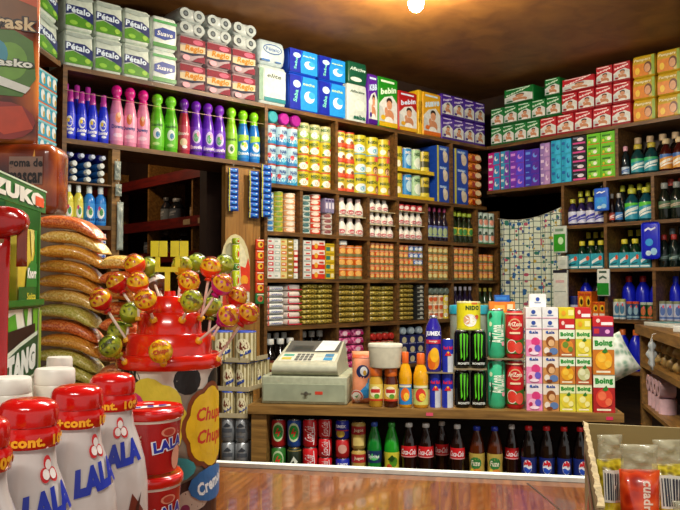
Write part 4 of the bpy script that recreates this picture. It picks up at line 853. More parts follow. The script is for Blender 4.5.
o = empty('candy_strip', BACK.pos((u0+u1)/2, -.014, zb_), 0, 'narrow red strip of candy packets with a green end, beside the panel', 'candy')
for k in range(6):
    q = MB(); hk = h/6; q.rbox(w, .016, hk*.97, .004, '#1f7a3a' if k == 0 else ('#d84a1e', '#cf3a1a')[k % 2], z0=k*hk); q.decs(flat(-.0084), w, hk*.97, [('e',0,.5,.34,.3,'#e8c83a' if k else '#c86a4a'), ('e',.1,.5,.16,.16,'#8a2a14'), ('r',-.4,.84,.4,.94,'#f0e4d0')], z0=k*hk); q.build('packet', o)
q = MB(); q.tube([(0, .003, h - .004), (0, .004, h + .012), (0, .013, h + .014)], .0015, M('#8a8a80', .3, .8)); q.build('hook', o)
PL = M('#aab4a8', .3, alpha=.8)
for px, y0, y1, lab in ((116.5, 161, 180, 'small crumpled clear bag hanging high on the doorway post'), (117.5, 184, 196, 'tiny clear bag tied midway down the doorway post'), (119.5, 202, 250, 'long crumpled clear bag hanging low on the doorway post')):
    z0 = BACK.z(px, y1, -.02); h = BACK.z(px, y0, -.02) - z0; b = MB()
    o = empty('hanging_bag', BACK.pos(BACK.u(px, -.02), -.018, z0), 0, lab, 'bag', 'clear bags on the doorway post')
    b.pillow(.034, h, .02, PL, wr=.006, seed=int(px*7), nx=7, nz=14, p=.8); b.build('bag', o)
    k = MB(); k.tube([(0, 0, h - .003), (0, .002, h + .01), (0, .0175, h + .012)], .0012, '#c8c8b8'); k.build('tie', o)
# ================================================================ drinks counter in the middle
a = fgpos(252, 286, 3.0); e = fgpos(618, 286, 2.81)
CT = Plane((a.x, a.y), math.degrees(math.atan2(e.y - a.y, e.x - a.x)))
UE = (Vector((e.x, e.y, 0)) - CT.o).length
ZCT = CT.z(252, 405); ZF = .660
r = empty('drinks_counter', CT.pos(0, 0), CT.rz, 'long wooden shop counter with soft drinks on its open lower shelf', 'counter')
part(r, 'counter_top', -.012, UE + .012, -.012, .55, ZCT - .032, ZCT, WOODC)
part(r, 'side_panel', 0, .06, .0, .54, 0, ZCT - .033, WOODC); part(r, 'side_panel', UE - .035, UE, .0, .54, 0, ZCT - .033, WOODC)
part(r, 'back_panel', .061, UE - .036, .5, .52, 0, ZCT - .033, WOODD)
part(r, 'shelf', .061, UE - .036, .0, .499, ZF - .025, ZF, WOODC); part(r, 'front_panel', .061, UE - .036, .01, .03, .0, ZF - .026, WOODC)
u = CT.u(429); 
b = MB(); b.box(-.013, .013, -.001, 0, -.006, .006, '#d8506a'); o = b.build('price_sticker', r); o.location = (u, -.0125, ZCT - .018)
u = CT.u(607); b = MB(); b.box(-.012, .012, -.001, 0, -.006, .006, '#d8305a'); o = b.build('price_sticker', r); o.location = (u, -.0125, ZCT - .018)
def one(px, z, h, mk, label, cat, group=None, v=.03, fill=.985, turn=None, pl=None, tilt=None):
    pl = pl or CT; u0, u1 = pl.u(px[0], v), pl.u(px[1], v); prod, d = mk((u1 - u0) * fill, h)
    t = turn if turn is not None else (random.uniform(-.25, .25) if getattr(mk, 'round', False) else 0)
    return put(prod, pl.pos((u0+u1)/2, v + d/2, z), pl.rz + t, label, cat, group, tilt)
Z = ZF + .0005
emb = lambda c1, c2: [('e',0,.55,.42,.34,c1,20), ('e',0,.55,.34,.26,c2,20), ('p',[(-.2,.48),(-.02,.7),(.06,.7),(-.06,.55),(.2,.6),(.04,.4),(-.04,.4),(.05,.52)],'#e02a2a')]
cokeD = [('t','Coca-Cola',.0,.5,.34,'#f4eeee',{'w':1.0,'rot':90,'sh':.25,'b':.0}), ('p',[(.28,.1),(.34,.1),(.42,.5),(.34,.9),(.28,.9),(.36,.5)],'#f0e6e6')]
coke = sodacan('soda_can', '#c8141c', cokeD)
one((270.5, 284.8), Z, .108, sodacan('soda_can', '#2a6a24', emb('#b8cfa0', '#3a8a30')), 'green soda can with red emblem, bottom of leftmost stack in counter', 'soda can', 'cans in the counter', turn=.1)
one((270.5, 284.8), Z + .1085, .108, sodacan('soda_can', '#a81c1c', emb('#c8d8a8', '#2f8a34')), 'red soda can with green oval, top of leftmost stack in counter', 'soda can', 'cans in the counter', turn=.1)
one((286.2, 300.4), Z, .108, sodacan('soda_can', '#1c2a18', [('r',-.5,.2,.5,.3,'#c8d0b0'), ('p',[(-.3,.4),(0,.7),(.3,.5),(.1,.4),(0,.55)],'#d8e0d0')], [(.88,.9,'#c8b060')], metal='#c0a860'), 'dark soda can with gold rim, bottom of second stack', 'soda can', 'cans in the counter', turn=.1)
one((286.2, 300.4), Z + .1085, .108, sodacan('soda_can', '#1c4a9a', emb('#d0e0b8', '#2f9a3a')), 'blue soda can with green oval, top of second stack', 'soda can', 'cans in the counter', turn=.1)
for j in range(2): one((301.8, 316.6), Z + j*.1105, .110, coke, 'red cola can with white script, %s of the wide stack' % ('bottom', 'top')[j], 'soda can', 'cans in the counter', turn=.0)
for j in range(3): one((317.6, 331), Z + j*.074, .0735, coke, 'short red cola can with white script, %s of three' % ('bottom', 'middle', 'top')[j], 'soda can', 'cans in the counter', turn=.1)
jx = sodacan('juice_can', '#16249a', [('e',0,.3,.36,.2,'#c8a83a'), ('t','JUMEX',0,.66,.2,'#eef0ff',{'w':.85,'b':.06}), ('r',-.7,.44,.7,.5,'#c8283a')])
for j, (mk, ds) in enumerate(((jx, 'blue juice can'), (sodacan('juice_can', '#b81c20', [('e',0,.5,.34,.24,'#d8a090')]), 'plain red juice can'), (jx, 'blue juice can'))):
    one((334.8, 348.5), Z + j*.073, .0725, mk, ds + ' with white lettering, %s of the three-can stack' % ('bottom', 'middle', 'top')[j] if j != 1 else 'plain red juice can between two blue ones', 'juice can', 'cans in the counter')
gc = sodacan('juice_can', '#b89a4a', [('r',-.7,.55,.7,.85,'#a82424'), ('t','Jugos',0,.7,.14,'#f0e0c0',{'w':.7}), ('r',-.4,.15,.4,.45,'#d8c070')], metal='#c8b070')
for j in range(2): one((350.4, 364.8), Z + j*.107, .1065, gc, 'gold can with red band, %s of its stack' % ('bottom', 'top')[j], 'juice can', 'cans in the counter')
SODA = [(.80,0),(.96,.02),(1,.08),(.94,.20),(.92,.30),(1,.42),(1,.56),(.90,.68),(.66,.80),(.40,.90),(.36,.94)]
def soda(liq_, cap, lab, D, lo=.28, hi=.50): return bottle('soda_bottle', M(liq_, .06, coat=.5), SODA, cap, lab, D, (lo, hi), capz=.925, capr=.46, n=18)
HB = .212
one((366, 381), Z, HB, soda('#0f7a2a', '#2a50b0', '#14305a', [('p',[(-.4,.3),(-.1,.8),(.1,.4),(.4,.7),(.3,.3),(0,.2)],'#5ad070'), ('t','Sprite',0,.5,.4,'#e8f8f0',{'w':.8,'b':.03})]), 'green soda bottle with dark blue label and blue cap', 'soda')
one((383, 398.5), Z, HB, soda('#1f9a24', '#3a9a3a', '#cfc838', [('e',.1,.6,.3,.22,'#4a8a1c'), ('e',-.2,.35,.2,.16,'#c8502a'), ('p',[(-.3,.7),(.0,.9),(.2,.75),(0,.6)],'#1c4a14')], .06, .48), 'bright green soda bottle with yellow label', 'soda')
colaD = [('t','Coca-Cola',0,.5,.5,'#f6eeee',{'w':1.05,'sh':.25}), ('r',-1.4,.04,1.4,.1,'#e8c0c0')]
cola = soda('#1c0805', '#d8d8d4', '#c8141c', colaD, .40, .60)
for i, (p0, p1, v) in enumerate(((400, 416, .03), (417, 433, .03), (434, 448, .08), (449, 464, .02))):
    one((p0, p1), Z, HB, cola, ('leftmost', 'second', 'third and set back', 'rightmost')[i] + ' cola bottle of the white-capped four in the counter', 'soda', 'cola bottles', v=v, turn=random.uniform(-.15, .15))
tea = soda('#4a1c06', '#1c34b0', '#b8a04a', [('e',.0,.62,.4,.24,'#2f7a3a'), ('t','Fuze',0,.62,.22,'#f0f0d0',{'w':.6,'sh':.2,'b':.03}), ('e',.1,.25,.3,.16,'#d8822a'), ('e',-.25,.3,.14,.1,'#e8c83a')], .06, .52)
for i, (p0, p1) in enumerate(((468, 484), (486, 502))): one((p0, p1), Z, HB*.97, tea, ('left', 'right')[i] + ' amber tea bottle with blue cap in the counter', 'tea', 'tea bottles')
one((504, 518), Z, HB, cola, 'white-capped cola bottle right of the tea bottles, beside the red-capped colas', 'soda', v=.05)
pep = soda('#120806', '#d01c20', '#14246a', [('e',0,.56,.3,.34,'#e8ecf4',20), ('p',[(-.28,.6),(-.2,.8),(0,.9),(.2,.8),(.28,.64),(.1,.58),(-.1,.66)],'#d82430'), ('p',[(-.28,.5),(-.1,.54),(.1,.44),(.28,.5),(.2,.32),(0,.23),(-.2,.32)],'#2048b0'), ('t','pepsi',.0,.08,.12,'#dfe4f4',{'w':.5})], .10, .46)
for i, (p0, p1) in enumerate(((520, 536), (538, 554), (556, 571), (572, 587))): one((p0, p1), Z, HB, pep, across(i, 4) + ' dark cola bottle with red cap and blue globe label', 'soda', 'red-capped cola bottles', turn=(-.3, -.1, .15, .2)[i])
# ---- cash register
u0, u1 = CT.u(262, .04), CT.u(347, .04); Wt = u1 - u0
o = empty('cash_register', CT.pos((u0+u1)/2, .04, ZCT + .0005), CT.rz, 'grey-beige electronic cash register with cash drawer on the left end of the counter', 'cash register')
TILL, TILL2 = M('#a2a68a', .5, var=.14), M('#b4b49a', .45)
b = MB(); b.rbox(Wt, .36, .108, .006, TILL, cy=.18, z0=0); b.build('cash_drawer', o)
b = MB(); b.box(-Wt*.475, Wt*.475, -.006, .001, .012, .078, M('#939a80', .5, var=.18, scale=14)); df = b.build('drawer_front', o)
b = MB(); b.solid([(.007, -.009), (.007, .0)], M('#8a8a80', .3, .8), 14); b2 = MB(); b2.v = [(x + .01, z, y + .045) for x, y, z in b.v]; b2.f = b.f; b2.m = b.m; b2.s = b.s; b2.mats = b.mats; q = b2.build('lock', df); q.location = (0, -.0062, 0)
b = MB(); b.box(.045, .075, -.0068, -.0058, .04, .052, '#c8402a'); b.box(-.012, .03, -.0066, -.0058, .038, .046, '#6a6a58'); b.build('badge', df)
bw = Wt * .79
prof = [(.03, .109), (.008, .122), (.004, .140), (.012, .154), (.03, .162), (.16, .188), (.315, .226), (.335, .214), (.335, .109)]
def slab(b, prof, x0, x1, c, taper=0):
    n = len(prof); b.loft([[(x0 + (z - .109)*taper, y, z) for y, z in prof], [(x1 - (z - .109)*taper, y, z) for y, z in prof]], c, smooth=False)
b = MB(); slab(b, prof, -bw/2, bw/2, TILL2, .14); body = b.build('register_body', o); bv = body.modifiers.new('rounding', 'BEVEL'); bv.width = .012; bv.segments = 3; bv.limit_method = 'ANGLE'; bv.angle_limit = .6
def onslope(y0, z0, y1, z1): 
    L = math.hypot(y1-y0, z1-z0); cy_, sz_ = (y1-y0)/L, (z1-z0)/L
    return (lambda S, T, e: (S, y0 + cy_*T - sz_*e, z0 + sz_*T + cy_*e)), L
sf, L = onslope(.034, .163, .156, .187)
k = MB(); k.decs(sf, 1, L, [('r',-.115,.06,.115,.94,'#d4d4c0')]); k.decs(sf, 1, L, [('r',-.105 + .0*q,.6,-.062,.82,'#3aa08a') for q in range(1)] + [('r',-.105,.2,-.066,.45,'#c8b83a')], e0=.0012); k.build('keyboard_panel', o)
for q in range(4):
    for p in range(3):
        kk = MB(); kk.decs(sf, 1, L, [('r', -.05 + q*.018, .12 + p*.27, -.036 + q*.018, .32 + p*.27, '#5a5c58')], e0=.002)
        kk.build('key', o)
for q, (x, t, w_, c) in enumerate(((.03,.5,.03,'#c8ccb8'), (.066,.14,.036,'#2a8fc0'), (.066,.55,.036,'#3a7fa8'), (.03,.14,.03,'#dcdccc'))):
    kk = MB(); kk.decs(sf, 1, L, [('r', x, t, x + w_, t + .32, c)], e0=.002); kk.build('key', o)
sf, L = onslope(.166, .1896, .310, .2248)
k = MB(); k.decs(sf, 1, L, [('r',-.112,.0,.112,1,'#4e4e48')]); k.build('printer_cover', o)
k = MB(); k.decs(sf, 1, L, [('r',-.09,.1,.0,.55,'#2c2c28'), ('r',-.08,.2,-.01,.45,'#14201a')], e0=.0014); k.build('display', o)
k = MB(); sf3, L3 = sf, L; k.decs(sf3, 1, L3, [('p',[(.012,.04),(.094,.10),(.104,.96),(.026,.98)],'#e6e8e2')], e0=.003); k.build('receipt_paper', o)
# ---- goods on the counter
ZC0 = ZCT + .0005
def peach(w, h):
    b = MB(); sf = b.pillow(w, h, .07, M('#e8946a', .35), seed=3, crimp=.05, wr=.003, p=.4)
    b.decs(sf, w, h, [('e',-.02,.62,.26,.13,'#1c2a5a',18), ('e',.02,.63,.15,.09,'#eef0f0'), ('e',.06,.6,.07,.05,'#d8a83a'), ('p',[(-.45,.88),(.45,.88),(.45,.94),(-.45,.94)],'#d8602a')], maxl=.008)
    r_ = MB(); r_.decs(lambda S, T, e: sf(S, T, e + .003), w, h, [('p',[(-.1,.1),(.18,.12),(.26,.3),(.5,.28),(.48,.46),(.2,.5),(.14,.38),(-.12,.26)],'#2f8fd0'), ('e',.2,.36,.1,.06,'#58b0e8')], maxl=.008)
    g = MB(); g.decs(lambda S, T, e: sf(S, T, e + .006), w, h, [('e',-.26,.15,.26,.13,'#f0e8e0',20), ('e',-.26,.15,.24,.115,'#d84a3a',20), ('e',-.26,.15,.19,.09,'#f2f2ea',20), ('p',[(-.36,.15),(-.26,.12),(-.16,.2),(-.26,.16)],'#3a9a4a')], maxl=.008)
    return make('detergent_bag', [('bag', b), ('ribbon', r_), ('badge', g)]), .07
one((350.5, 376), ZC0, .205, peach, 'peach-coloured bag with blue ribbon and round badge beside the cash register', 'bag', v=.07)
jarm = lambda c, lab: bottle('jam_jar', M(c, .08, coat=.4), [(.88,0),(1,.03),(1,.66),(.82,.76),(.80,.80)], '#c8601c', lab, [('r',-.7,.0,.7,.12,'#c83a1c'), ('e',0,.55,.4,.34,'#f2e8b8'), ('r',-.32,.5,.32,.72,'#c82a2a'), ('e',.1,.3,.18,.14,'#5a9a2a')], (.16,.58), capz=.78, capr=.9, n=20)
one((368, 382.3), ZC0, .15, jarm('#c89a2a', '#e0cc62'), 'jam jar with golden contents under the white tub', 'jam', 'jam jars', v=.005, turn=0)
one((383, 397.3), ZC0, .15, jarm('#4a1408', '#e0b84a'), 'jam jar with dark red contents under the white tub', 'jam', 'jam jars', v=.005, turn=0)
def tub(w, h):
    b = MB(); b.solid([(.86*w/2, 0), (.90*w/2, .006), (.98*w/2, h - .014)], M('#cfc8ae', .4), 28, sy=.62); l = MB(); l.solid([(w/2, h - .0138), (w/2, h - .003), (.95*w/2, h)], M('#d8d2bc', .4), 28, sy=.62)
    return make('plastic_tub', [('tub', b), ('lid', l)]), w*.62
one((366.5, 402), ZC0 + .1502, .092, tub, 'cream plastic tub standing on two jam jars', 'tub', v=-.012)
JUI = [(.84,0),(.98,.03),(1,.2),(.92,.34),(1,.5),(.98,.60),(.70,.74),(.44,.80),(.42,.86)]
juice = lambda lab, a: bottle('juice_bottle', M('#e0a012', .12, coat=.4), JUI, '#e0641c', lab, [('e',.0,.5,.36,.34,a), ('e',.1,.4,.2,.2,'#f0c83a'), ('r',-.5,.86,.5,.96,'#f0e8c8')], (.06,.42), capz=.80, capr=.52, n=18)
one((398, 411.5), ZC0, .21, juice('#2a86c8', '#e86a1c'), 'orange juice bottle with blue label', 'juice', 'juice bottles', v=.005, turn=0)
one((412.3, 428), ZC0, .205, juice('#cfd06a', '#d83a2a'), 'orange juice bottle with pale green label', 'juice', 'juice bottles', v=.005, turn=0)
rbD = [('p',[(-.6,.0),(.1,.0),(-.1,.5),(.3,1),(-.6,1)],'#1c2ea8'), ('p',[(-.05,0),(.6,0),(.6,.55),(-.05,.55)],'#c4c8cc'), ('p',[(.05,.55),(.6,.55),(.6,1),(.05,1)],'#1c2ea8'), ('e',0,.56,.14,.07,'#e8c02a'), ('p',[(-.3,.5),(-.1,.62),(.0,.55),(.1,.62),(.3,.5),(.05,.5)],'#d82030'), ('t','Red Bull',0,.74,.10,'#d82038',{'w':.8,'b':.05})]
rb = sodacan('energy_drink_can', '#2036b4', rbD)
def sheet_(px, z, label, v=.02, d=.075, h=.004):
    u0, u1 = CT.u(px[0], v), CT.u(px[1], v); b = MB(); b.box(-(u1-u0)/2, (u1-u0)/2, -d/2, d/2, 0, h, '#8a7a5a'); tag(b.build('card_sheet', None, CT.pos((u0+u1)/2, v + d/2, z), CT.rz), label, 'card', 'card sheets between rows')
one((428.8, 440.2), ZC0, .13, rb, 'small blue and silver energy drink can, under the tall mango nectar', 'energy drink', 'blue energy drink cans', turn=.1)
one((441, 452.5), ZC0, .13, rb, 'small blue and silver energy drink can, lower one beside black cans', 'energy drink', 'blue energy drink cans', turn=.1)
sheet_((424.5, 453), ZC0 + .1305, 'card sheet between the small blue energy drink cans')
one((441.5, 453), ZC0 + .135, .125, rb, 'small blue and silver energy drink can, upper one beside black cans', 'energy drink', 'blue energy drink cans', turn=.1)
JB_ = [(.88,0),(.98,.03),(1,.08),(1,.70),(.90,.80),(.52,.92),(.46,.95)]
def jumex(w, h):
    r_ = w/2; P = [(a*r_, z*h) for a, z in JB_]; b = MB(); b.solid(P, M('#2a2090', .22, coat=.4), 22); sf = turned(P)
    b.decs(sf, w, h, [('e',.02,.22,.40,.18,'#e08a14',20), ('e',-.12,.15,.24,.11,'#d86414'), ('e',.08,.3,.28,.13,'#f0b41c',18), ('r',-.5,.50,.5,.57,'#c8203a'), ('t','mango',0,.535,.035,'#f6e8d0',{'w':.5}), ('t','JUMEX',0,.67,.10,'#f0f2fa',{'w':.95,'b':.06})], e0=.0008, maxl=w*.12)
    k = MB(); k.solid([(.50*r_, .95*h), (.52*r_, .96*h), (.52*r_, h - .002), (.44*r_, h)], M('#c0c0c8', .25, .8), 18)
    return make('nectar_bottle', [('bottle', b), ('cap', k)]), w
one((424.8, 441.2), ZC0 + .135, .215, jumex, 'tall violet-blue mango nectar bottle standing on small cans', 'nectar', turn=0)
mon = sodacan('energy_drink_can', M('#0d0f0d', .2, .3), [('p',[(-.30,.88),(-.16,.92),(-.2,.5),(-.14,.30),(-.24,.24),(-.26,.5)],'#5ac81e'), ('p',[(-.08,.92),(.06,.9),(.0,.5),(.02,.24),(-.06,.2),(-.06,.5)],'#5ac81e'), ('p',[(.14,.92),(.28,.86),(.2,.5),(.22,.36),(.14,.26),(.14,.5)],'#5ac81e'), ('t','MONSTER',0,.13,.06,'#d8dcd4',{'w':.85,'b':.04})])
for j in range(2):
    for i, pp in enumerate(((453.6, 469.3), (470.0, 486))):
        one(pp, ZC0 + j*.150, .145, mon, '%s black energy drink can with green claw mark, %s row' % (('left', 'right')[i], ('lower', 'upper')[j]), 'energy drink', 'black energy drink cans', turn=(.35, .05)[i])
sheet_((453.4, 486.3), ZC0 + .1455, 'card sheet between the two rows of black energy drink cans')
one((456.5, 481), ZC0 + .2955, .108, can('milk_tin', '#e6d81c', [('t','NIDO',.12,.78,.16,'#14401c',{'w':.62,'b':.06}), ('r',.06,.9,.34,.97,'#d8702a'), ('e',.0,.34,.28,.22,'#f0ece0',18), ('e',-.14,.36,.14,.16,'#d8a078'), ('e',.3,.46,.1,.08,'#d85a2a'), ('r',-.9,.0,.9,.05,'#b8c040')], lid='#c8c08a', n=26), 'yellow milk powder tin standing on the black energy drink cans', 'tin', turn=.1)
def candyjar(w, h):
    b = MB(); b.solid([(.9*w/2, 0), (w/2, .01), (w/2, h - .035)], M('#b8c4b0', .2, alpha=.75), 26); k = MB(); k.solid([(w/2*1.04, h - .034), (w/2*1.04, h - .004), (w/2, h)], M('#2aa0b4', .35), 26)
    return make('plastic_jar', [('jar', b), ('lid', k)]), w
one((449.5, 489), ZC0, .385, candyjar, 'large clear jar with cyan lid behind the milk powder tin', 'jar', v=.16)
def az(c, D): return sodacan('iced_tea_can', c, D, n=24)
azg = [('t','AriZona',.02,.5,.34,'#eaf4dc',{'w':1.05,'rot':90,'b':.03}), ('e',-.34,.7,.1,.05,'#d8e8b8'), ('p',[(-.4,.15),(-.2,.4),(-.3,.6),(-.36,.4)],'#1c4a2a'), ('p',[(.3,.6),(.42,.8),(.36,.95),(.28,.8)],'#1c5a34'), ('e',.4,.3,.1,.05,'#e8a0a8'), ('p',[(-.44,.8),(-.2,.86),(-.28,.94),(-.44,.9)],'#1c4a2a')]
azr = [('e',0,.7,.34,.12,'#d8a070'), ('e',0,.7,.28,.09,'#c81c1c'), ('t','AriZona',0,.7,.09,'#f4e6c8',{'w':.85,'b':.03}), ('r',-.3,.5,.3,.54,'#f0d8b0'), ('p',[(-.6,.1),(.6,.1),(.6,.42),(.1,.36),(-.6,.42)],'#2f6a1c'), ('e',-.2,.25,.3,.14,'#e8e0d0',18), ('e',-.2,.25,.27,.12,'#d83a2a',18), ('e',.22,.22,.24,.12,'#d84a38',18), ('r',-.9,.9,.9,.93,'#e8c8a0')]
for j in range(2):
    one((487.4, 505.3), ZC0 + j*.1895, .185, az('#3ab884', azg), 'tall mint green iced tea can, %s one' % ('lower', 'upper')[j], 'iced tea', 'tall iced tea cans', turn=-.05)
    one((506.0, 524), ZC0 + j*.1895, .185, az('#c4161c', azr), 'tall red iced tea can with watermelon, %s one' % ('lower', 'upper')[j], 'iced tea', 'tall iced tea cans', turn=-.05)
sheet_((487, 524.3), ZC0 + .1855, 'card sheet between the two rows of tall iced tea cans')
one((491.5, 519), ZC0, .355, carton('cardboard_box', '#8a6a3c', [('r',-.5,.48,.5,.52,'#a88a58')], depth=.16), 'brown carton behind the tall iced tea cans', 'box', v=.14)
one((489, 515), ZC0 + .3555, .045, carton('orange_box', '#e07a1c', [('r',-.3,.2,.1,.7,'#f0b04a'), ('r',.2,.2,.42,.8,'#f4d8a8')], depth=.09), 'orange box lying on the brown carton behind the tall cans', 'box', v=.16)
one((494.5, 509.5), ZC0 + .4008, .026, carton('blue_box', '#1c5aa8', [('r',-.4,.3,.3,.7,'#2f7ac8')], depth=.06), 'small blue box on top of the orange box', 'box', v=.17)
# juice cartons
def brick(kind, c, D, dep=.042): return carton(kind, c, D, depth=dep)
milkA = brick('milk_carton', '#e9dde0', [('r',-.5,.0,.5,.62,'#e88ab4'), ('t','Lala',.02,.9,.11,'#1c3f8a',{'w':.5,'b':.05}), ('e',-.22,.9,.09,.05,'#2a5aa8'), ('e',.1,.55,.28,.16,'#d83a7a'), ('e',-.1,.3,.3,.14,'#f0b8d0'), ('e',.22,.3,.2,.13,'#6a5ac0'), ('e',-.24,.24,.12,.08,'#c02a5a'), ('e',.0,.12,.3,.06,'#f4dce6')])
milkB = brick('milk_carton', '#e6d8c4', [('r',-.5,.0,.5,.6,'#c88a4a'), ('t','Lala',.02,.9,.11,'#1c3f8a',{'w':.5,'b':.05}), ('e',-.22,.9,.09,.05,'#2a5aa8'), ('e',.0,.56,.3,.2,'#8a4a1c'), ('e',.05,.5,.2,.13,'#e0b07a'), ('e',.18,.2,.28,.13,'#5a78a8'), ('e',-.25,.22,.18,.12,'#e8dcc8'), ('e',-.1,.1,.2,.06,'#7a3a14')])
def boing(bg, fr, lf, big=False): return brick('juice_carton', bg, [('r',-.5,.66,.5,1,'#e4eed0' if bg != '#d8cf3a' else '#e9ecb4'), ('t','Boing',0,.82,.2,'#1f8a2a',{'w':.84,'b':.07,'rot':4}), ('e',.0,.38,.40,.25,fr,18), ('e',-.1,.44,.2,.12,lf), ('e',.2,.28,.16,.1,lf), ('p',[(-.1,.6),(.1,.72),(.2,.6),(.05,.56)],'#2f7a24'), ('r',-.5,.0,.5,.12,bg), ('r',-.36,.05,.3,.1,'#f2e8c8')], .05 if big else .042)
bo, bg_, bl, bm, bs = boing('#b8642a', '#e08a2a', '#6a8a2a'), boing('#d8cf3a', '#e8d23a', '#f2ec9a'), boing('#c87a2a', '#e8a41c', '#f2c23a'), boing('#c8741c', '#f0a81c', '#f4c03a', True), boing('#b02020', '#e0402a', '#f0744a', True)
bgn = boing('#b85a2a', '#c8c88a', '#e0e0b0')
cols_ = [((525.5, 541.3), (milkA,)*3, 'pink milk carton'), ((542, 557.8), (milkB,)*3, 'brown milk carton'), ((558.5, 574.2), (bg_, bl, bo), None), ((574.9, 590.5), (bg_, bgn, bg_), None)]
nm = {id(bo): 'reddish fruit juice carton', id(bg_): 'lemon yellow juice carton', id(bl): 'orange fruit juice carton', id(bgn): 'guava juice carton'}
for ci, (pp, mks, ds) in enumerate(cols_):
    for j, mk in enumerate(mks):
        one(pp, ZC0 + j*.1005, .1, mk, (ds or nm[id(mk)]) + ', %s of the %s upright column' % (('bottom', 'middle', 'top')[j], ORD[ci]), 'carton', 'small drink cartons', v=.012, fill=.99)
flatc = lambda c, D: carton('drink_carton', c, D, depth=.1)
wt = flatc('#e6e4e0', [('e',-.02,.6,.14,.2,'#2a4a9a'), ('r',-.2,.25,.2,.35,'#7a8ab0'), ('r',-.48,.0,.48,.1,'#e8b0c0')]); yt = flatc('#d8c41c', [('r',.1,.3,.44,.8,'#f0e890'), ('e',-.2,.5,.14,.24,'#e8a01c')]); rt_ = flatc('#c41c20', [('r',-.1,.15,.46,.45,'#f2ece8'), ('e',-.25,.6,.1,.2,'#f0d0c0')]); pt = flatc('#6a1464', [('r',-.46,.3,-.2,.8,'#c8282c'), ('e',.2,.5,.12,.22,'#e8a0d0')])
for ci, (pp, ll) in enumerate((((525.5, 541.3), (wt, wt)), ((542, 557.8), (wt, wt)), ((558.5, 574.2), (rt_, yt)), ((574.9, 590.5), (yt, rt_)))):
    for j, mk in enumerate(ll):
        one(pp, ZC0 + .3015 + j*.0405, .040, mk, '%s carton lying %s on the %s upright column' % ({id(wt): 'white', id(yt): 'yellow', id(rt_): 'red and white'}[id(mk)], ('lower', 'topmost')[j], ORD[ci]), 'carton', 'small cartons lying on top', v=.012, fill=.99)
one((529, 546), ZC0 + .3830, .05, carton('drink_carton', '#e4e2dc', [('e',0,.6,.12,.16,'#2a4a9a'), ('r',-.2,.3,.2,.4,'#8a96b0')], depth=.05), 'single white carton topping the stacked cartons in front of the curtain', 'carton', v=.05)
for j, (mk, h, d_) in enumerate(((bs, .138, 'big strawberry juice carton, bottom of the rightmost column'), (bm, .138, 'big mango juice carton standing on the strawberry one'))):
    one((592, 613.5), ZC0 + j*.1385, .138, mk, d_, 'carton', 'big juice cartons', v=.0)
one((592.3, 613), ZC0 + .2775, .036, pt, 'purple carton lying on the big mango juice carton', 'carton', v=.0)
one((592.3, 613), ZC0 + .3140, .036, rt_, 'red and white carton lying above the purple carton', 'carton', v=.0)
def sack(w, h):
    b = MB(); sf = b.pillow(w, h, .09, mottle('sack_print', '#8aa890', '#d0d8c4', '#e8eade', 40, .6, 0), seed=9, wr=.006, crimp=.05)
    return make('sack', [('bag', b)]), .09
u_ = CT.u(611, .34); pr, d = sack(.26, .17)
put(pr, CT.pos(u_, .34, ZCT + .068), CT.rz, 'pale green and white sack slumped behind the big juice cartons', 'bag', None, (math.radians(-8), math.radians(-28), 0))
# ---- stack of shrink-wrapped cans left of the counter
SL, SD = -.135, .0
su = lambda px: CT.u(px, .02)
o = MB(); uL, uR = su(216), su(250.5)
o.rbox(uR - uL, .30, .691, .004, '#6a5030', cx=0, cy=.15); tag(o.build('cardboard_box', None, CT.pos((uL+uR)/2, .01, 0), CT.rz), 'brown carton on the floor under the stacked silver cans', 'box')
silver = sodacan('drink_can', M('#a8acae', .3, .6), [('r',-.4,.4,.4,.56,'#4a4e54'), ('p',[(-.3,.62),(0,.8),(.3,.66),(.1,.62)],'#3a3e44'), ('r',-.3,.2,.3,.26,'#5a5e64')])
stripe = lambda: can('milk_can', '#cfc49a', [('r',-1.4 + .24*k,.04,-1.3 + .24*k,.96,'#8a7a4a') for k in range(12)] + [('e',.0,.5,.34,.26,'#ded4ac'), ('p',[(-.26,.46),(-.1,.66),(.05,.5),(.2,.66),(.26,.44),(.0,.36)],'#6a2a14'), ('p',[(-.1,.16),(.4,.3),(.4,.4),(-.1,.28)],'#1c3a8a')], lid='#2a48a8', n=22)
def swing(x, y, c, rot):                             # a pack turned about its front right corner
    dx, dy = x - c, y - .012; return c + dx*math.cos(rot) - dy*math.sin(rot), .012 + dx*math.sin(rot) + dy*math.cos(rot)
def tier(z, h, mk, cols, deep, px0, px1, desc, group, rot=0):
    a, c = su(px0), su(px1); w = (c - a)/cols; prod = None
    for k in range(deep):
        for i in range(cols):
            if prod is None: prod, d = mk(w*.965, h)
            put(prod, CT.pos(*swing(a + w*(i+.5), .012 + w*(k+.5), c, rot), z), CT.rz + rot + random.uniform(-.3, .3), '%s, %s, %s' % (desc, ('front', 'second', 'third', 'back')[k] + ' file', ('left', 'right')[i]), 'can', group)
def layer(z, px0, px1, dep, label, rot=0):
    a, c = su(px0), su(px1); b = MB(); b.box(-(c-a)/2, (c-a)/2, 0, dep, 0, .004, '#a89a74'); b.box(-(c-a)/2, (c-a)/2, 0, .002, .004, .018, '#b0a280'); b.box((c-a)/2 - .002, (c-a)/2, .002, dep, .004, .018, '#b0a280')
    tag(b.build('cardboard_tray', None, CT.pos(*swing((a+c)/2, .009, c, rot), z), CT.rz + rot), label, 'tray', 'trays under the stacked cans')
zz = .6915
tier(zz, .095, silver, 2, 2, 221, 248.5, 'silver can, bottom tier left of the counter', 'silver cans left of the counter'); zz += .0955
tier(zz, .095, silver, 2, 2, 221, 248.5, 'silver can, second tier left of the counter', 'silver cans left of the counter'); zz += .0957
layer(zz, 220, 249, .12, 'card tray on the silver cans left of the counter'); zz += .0045
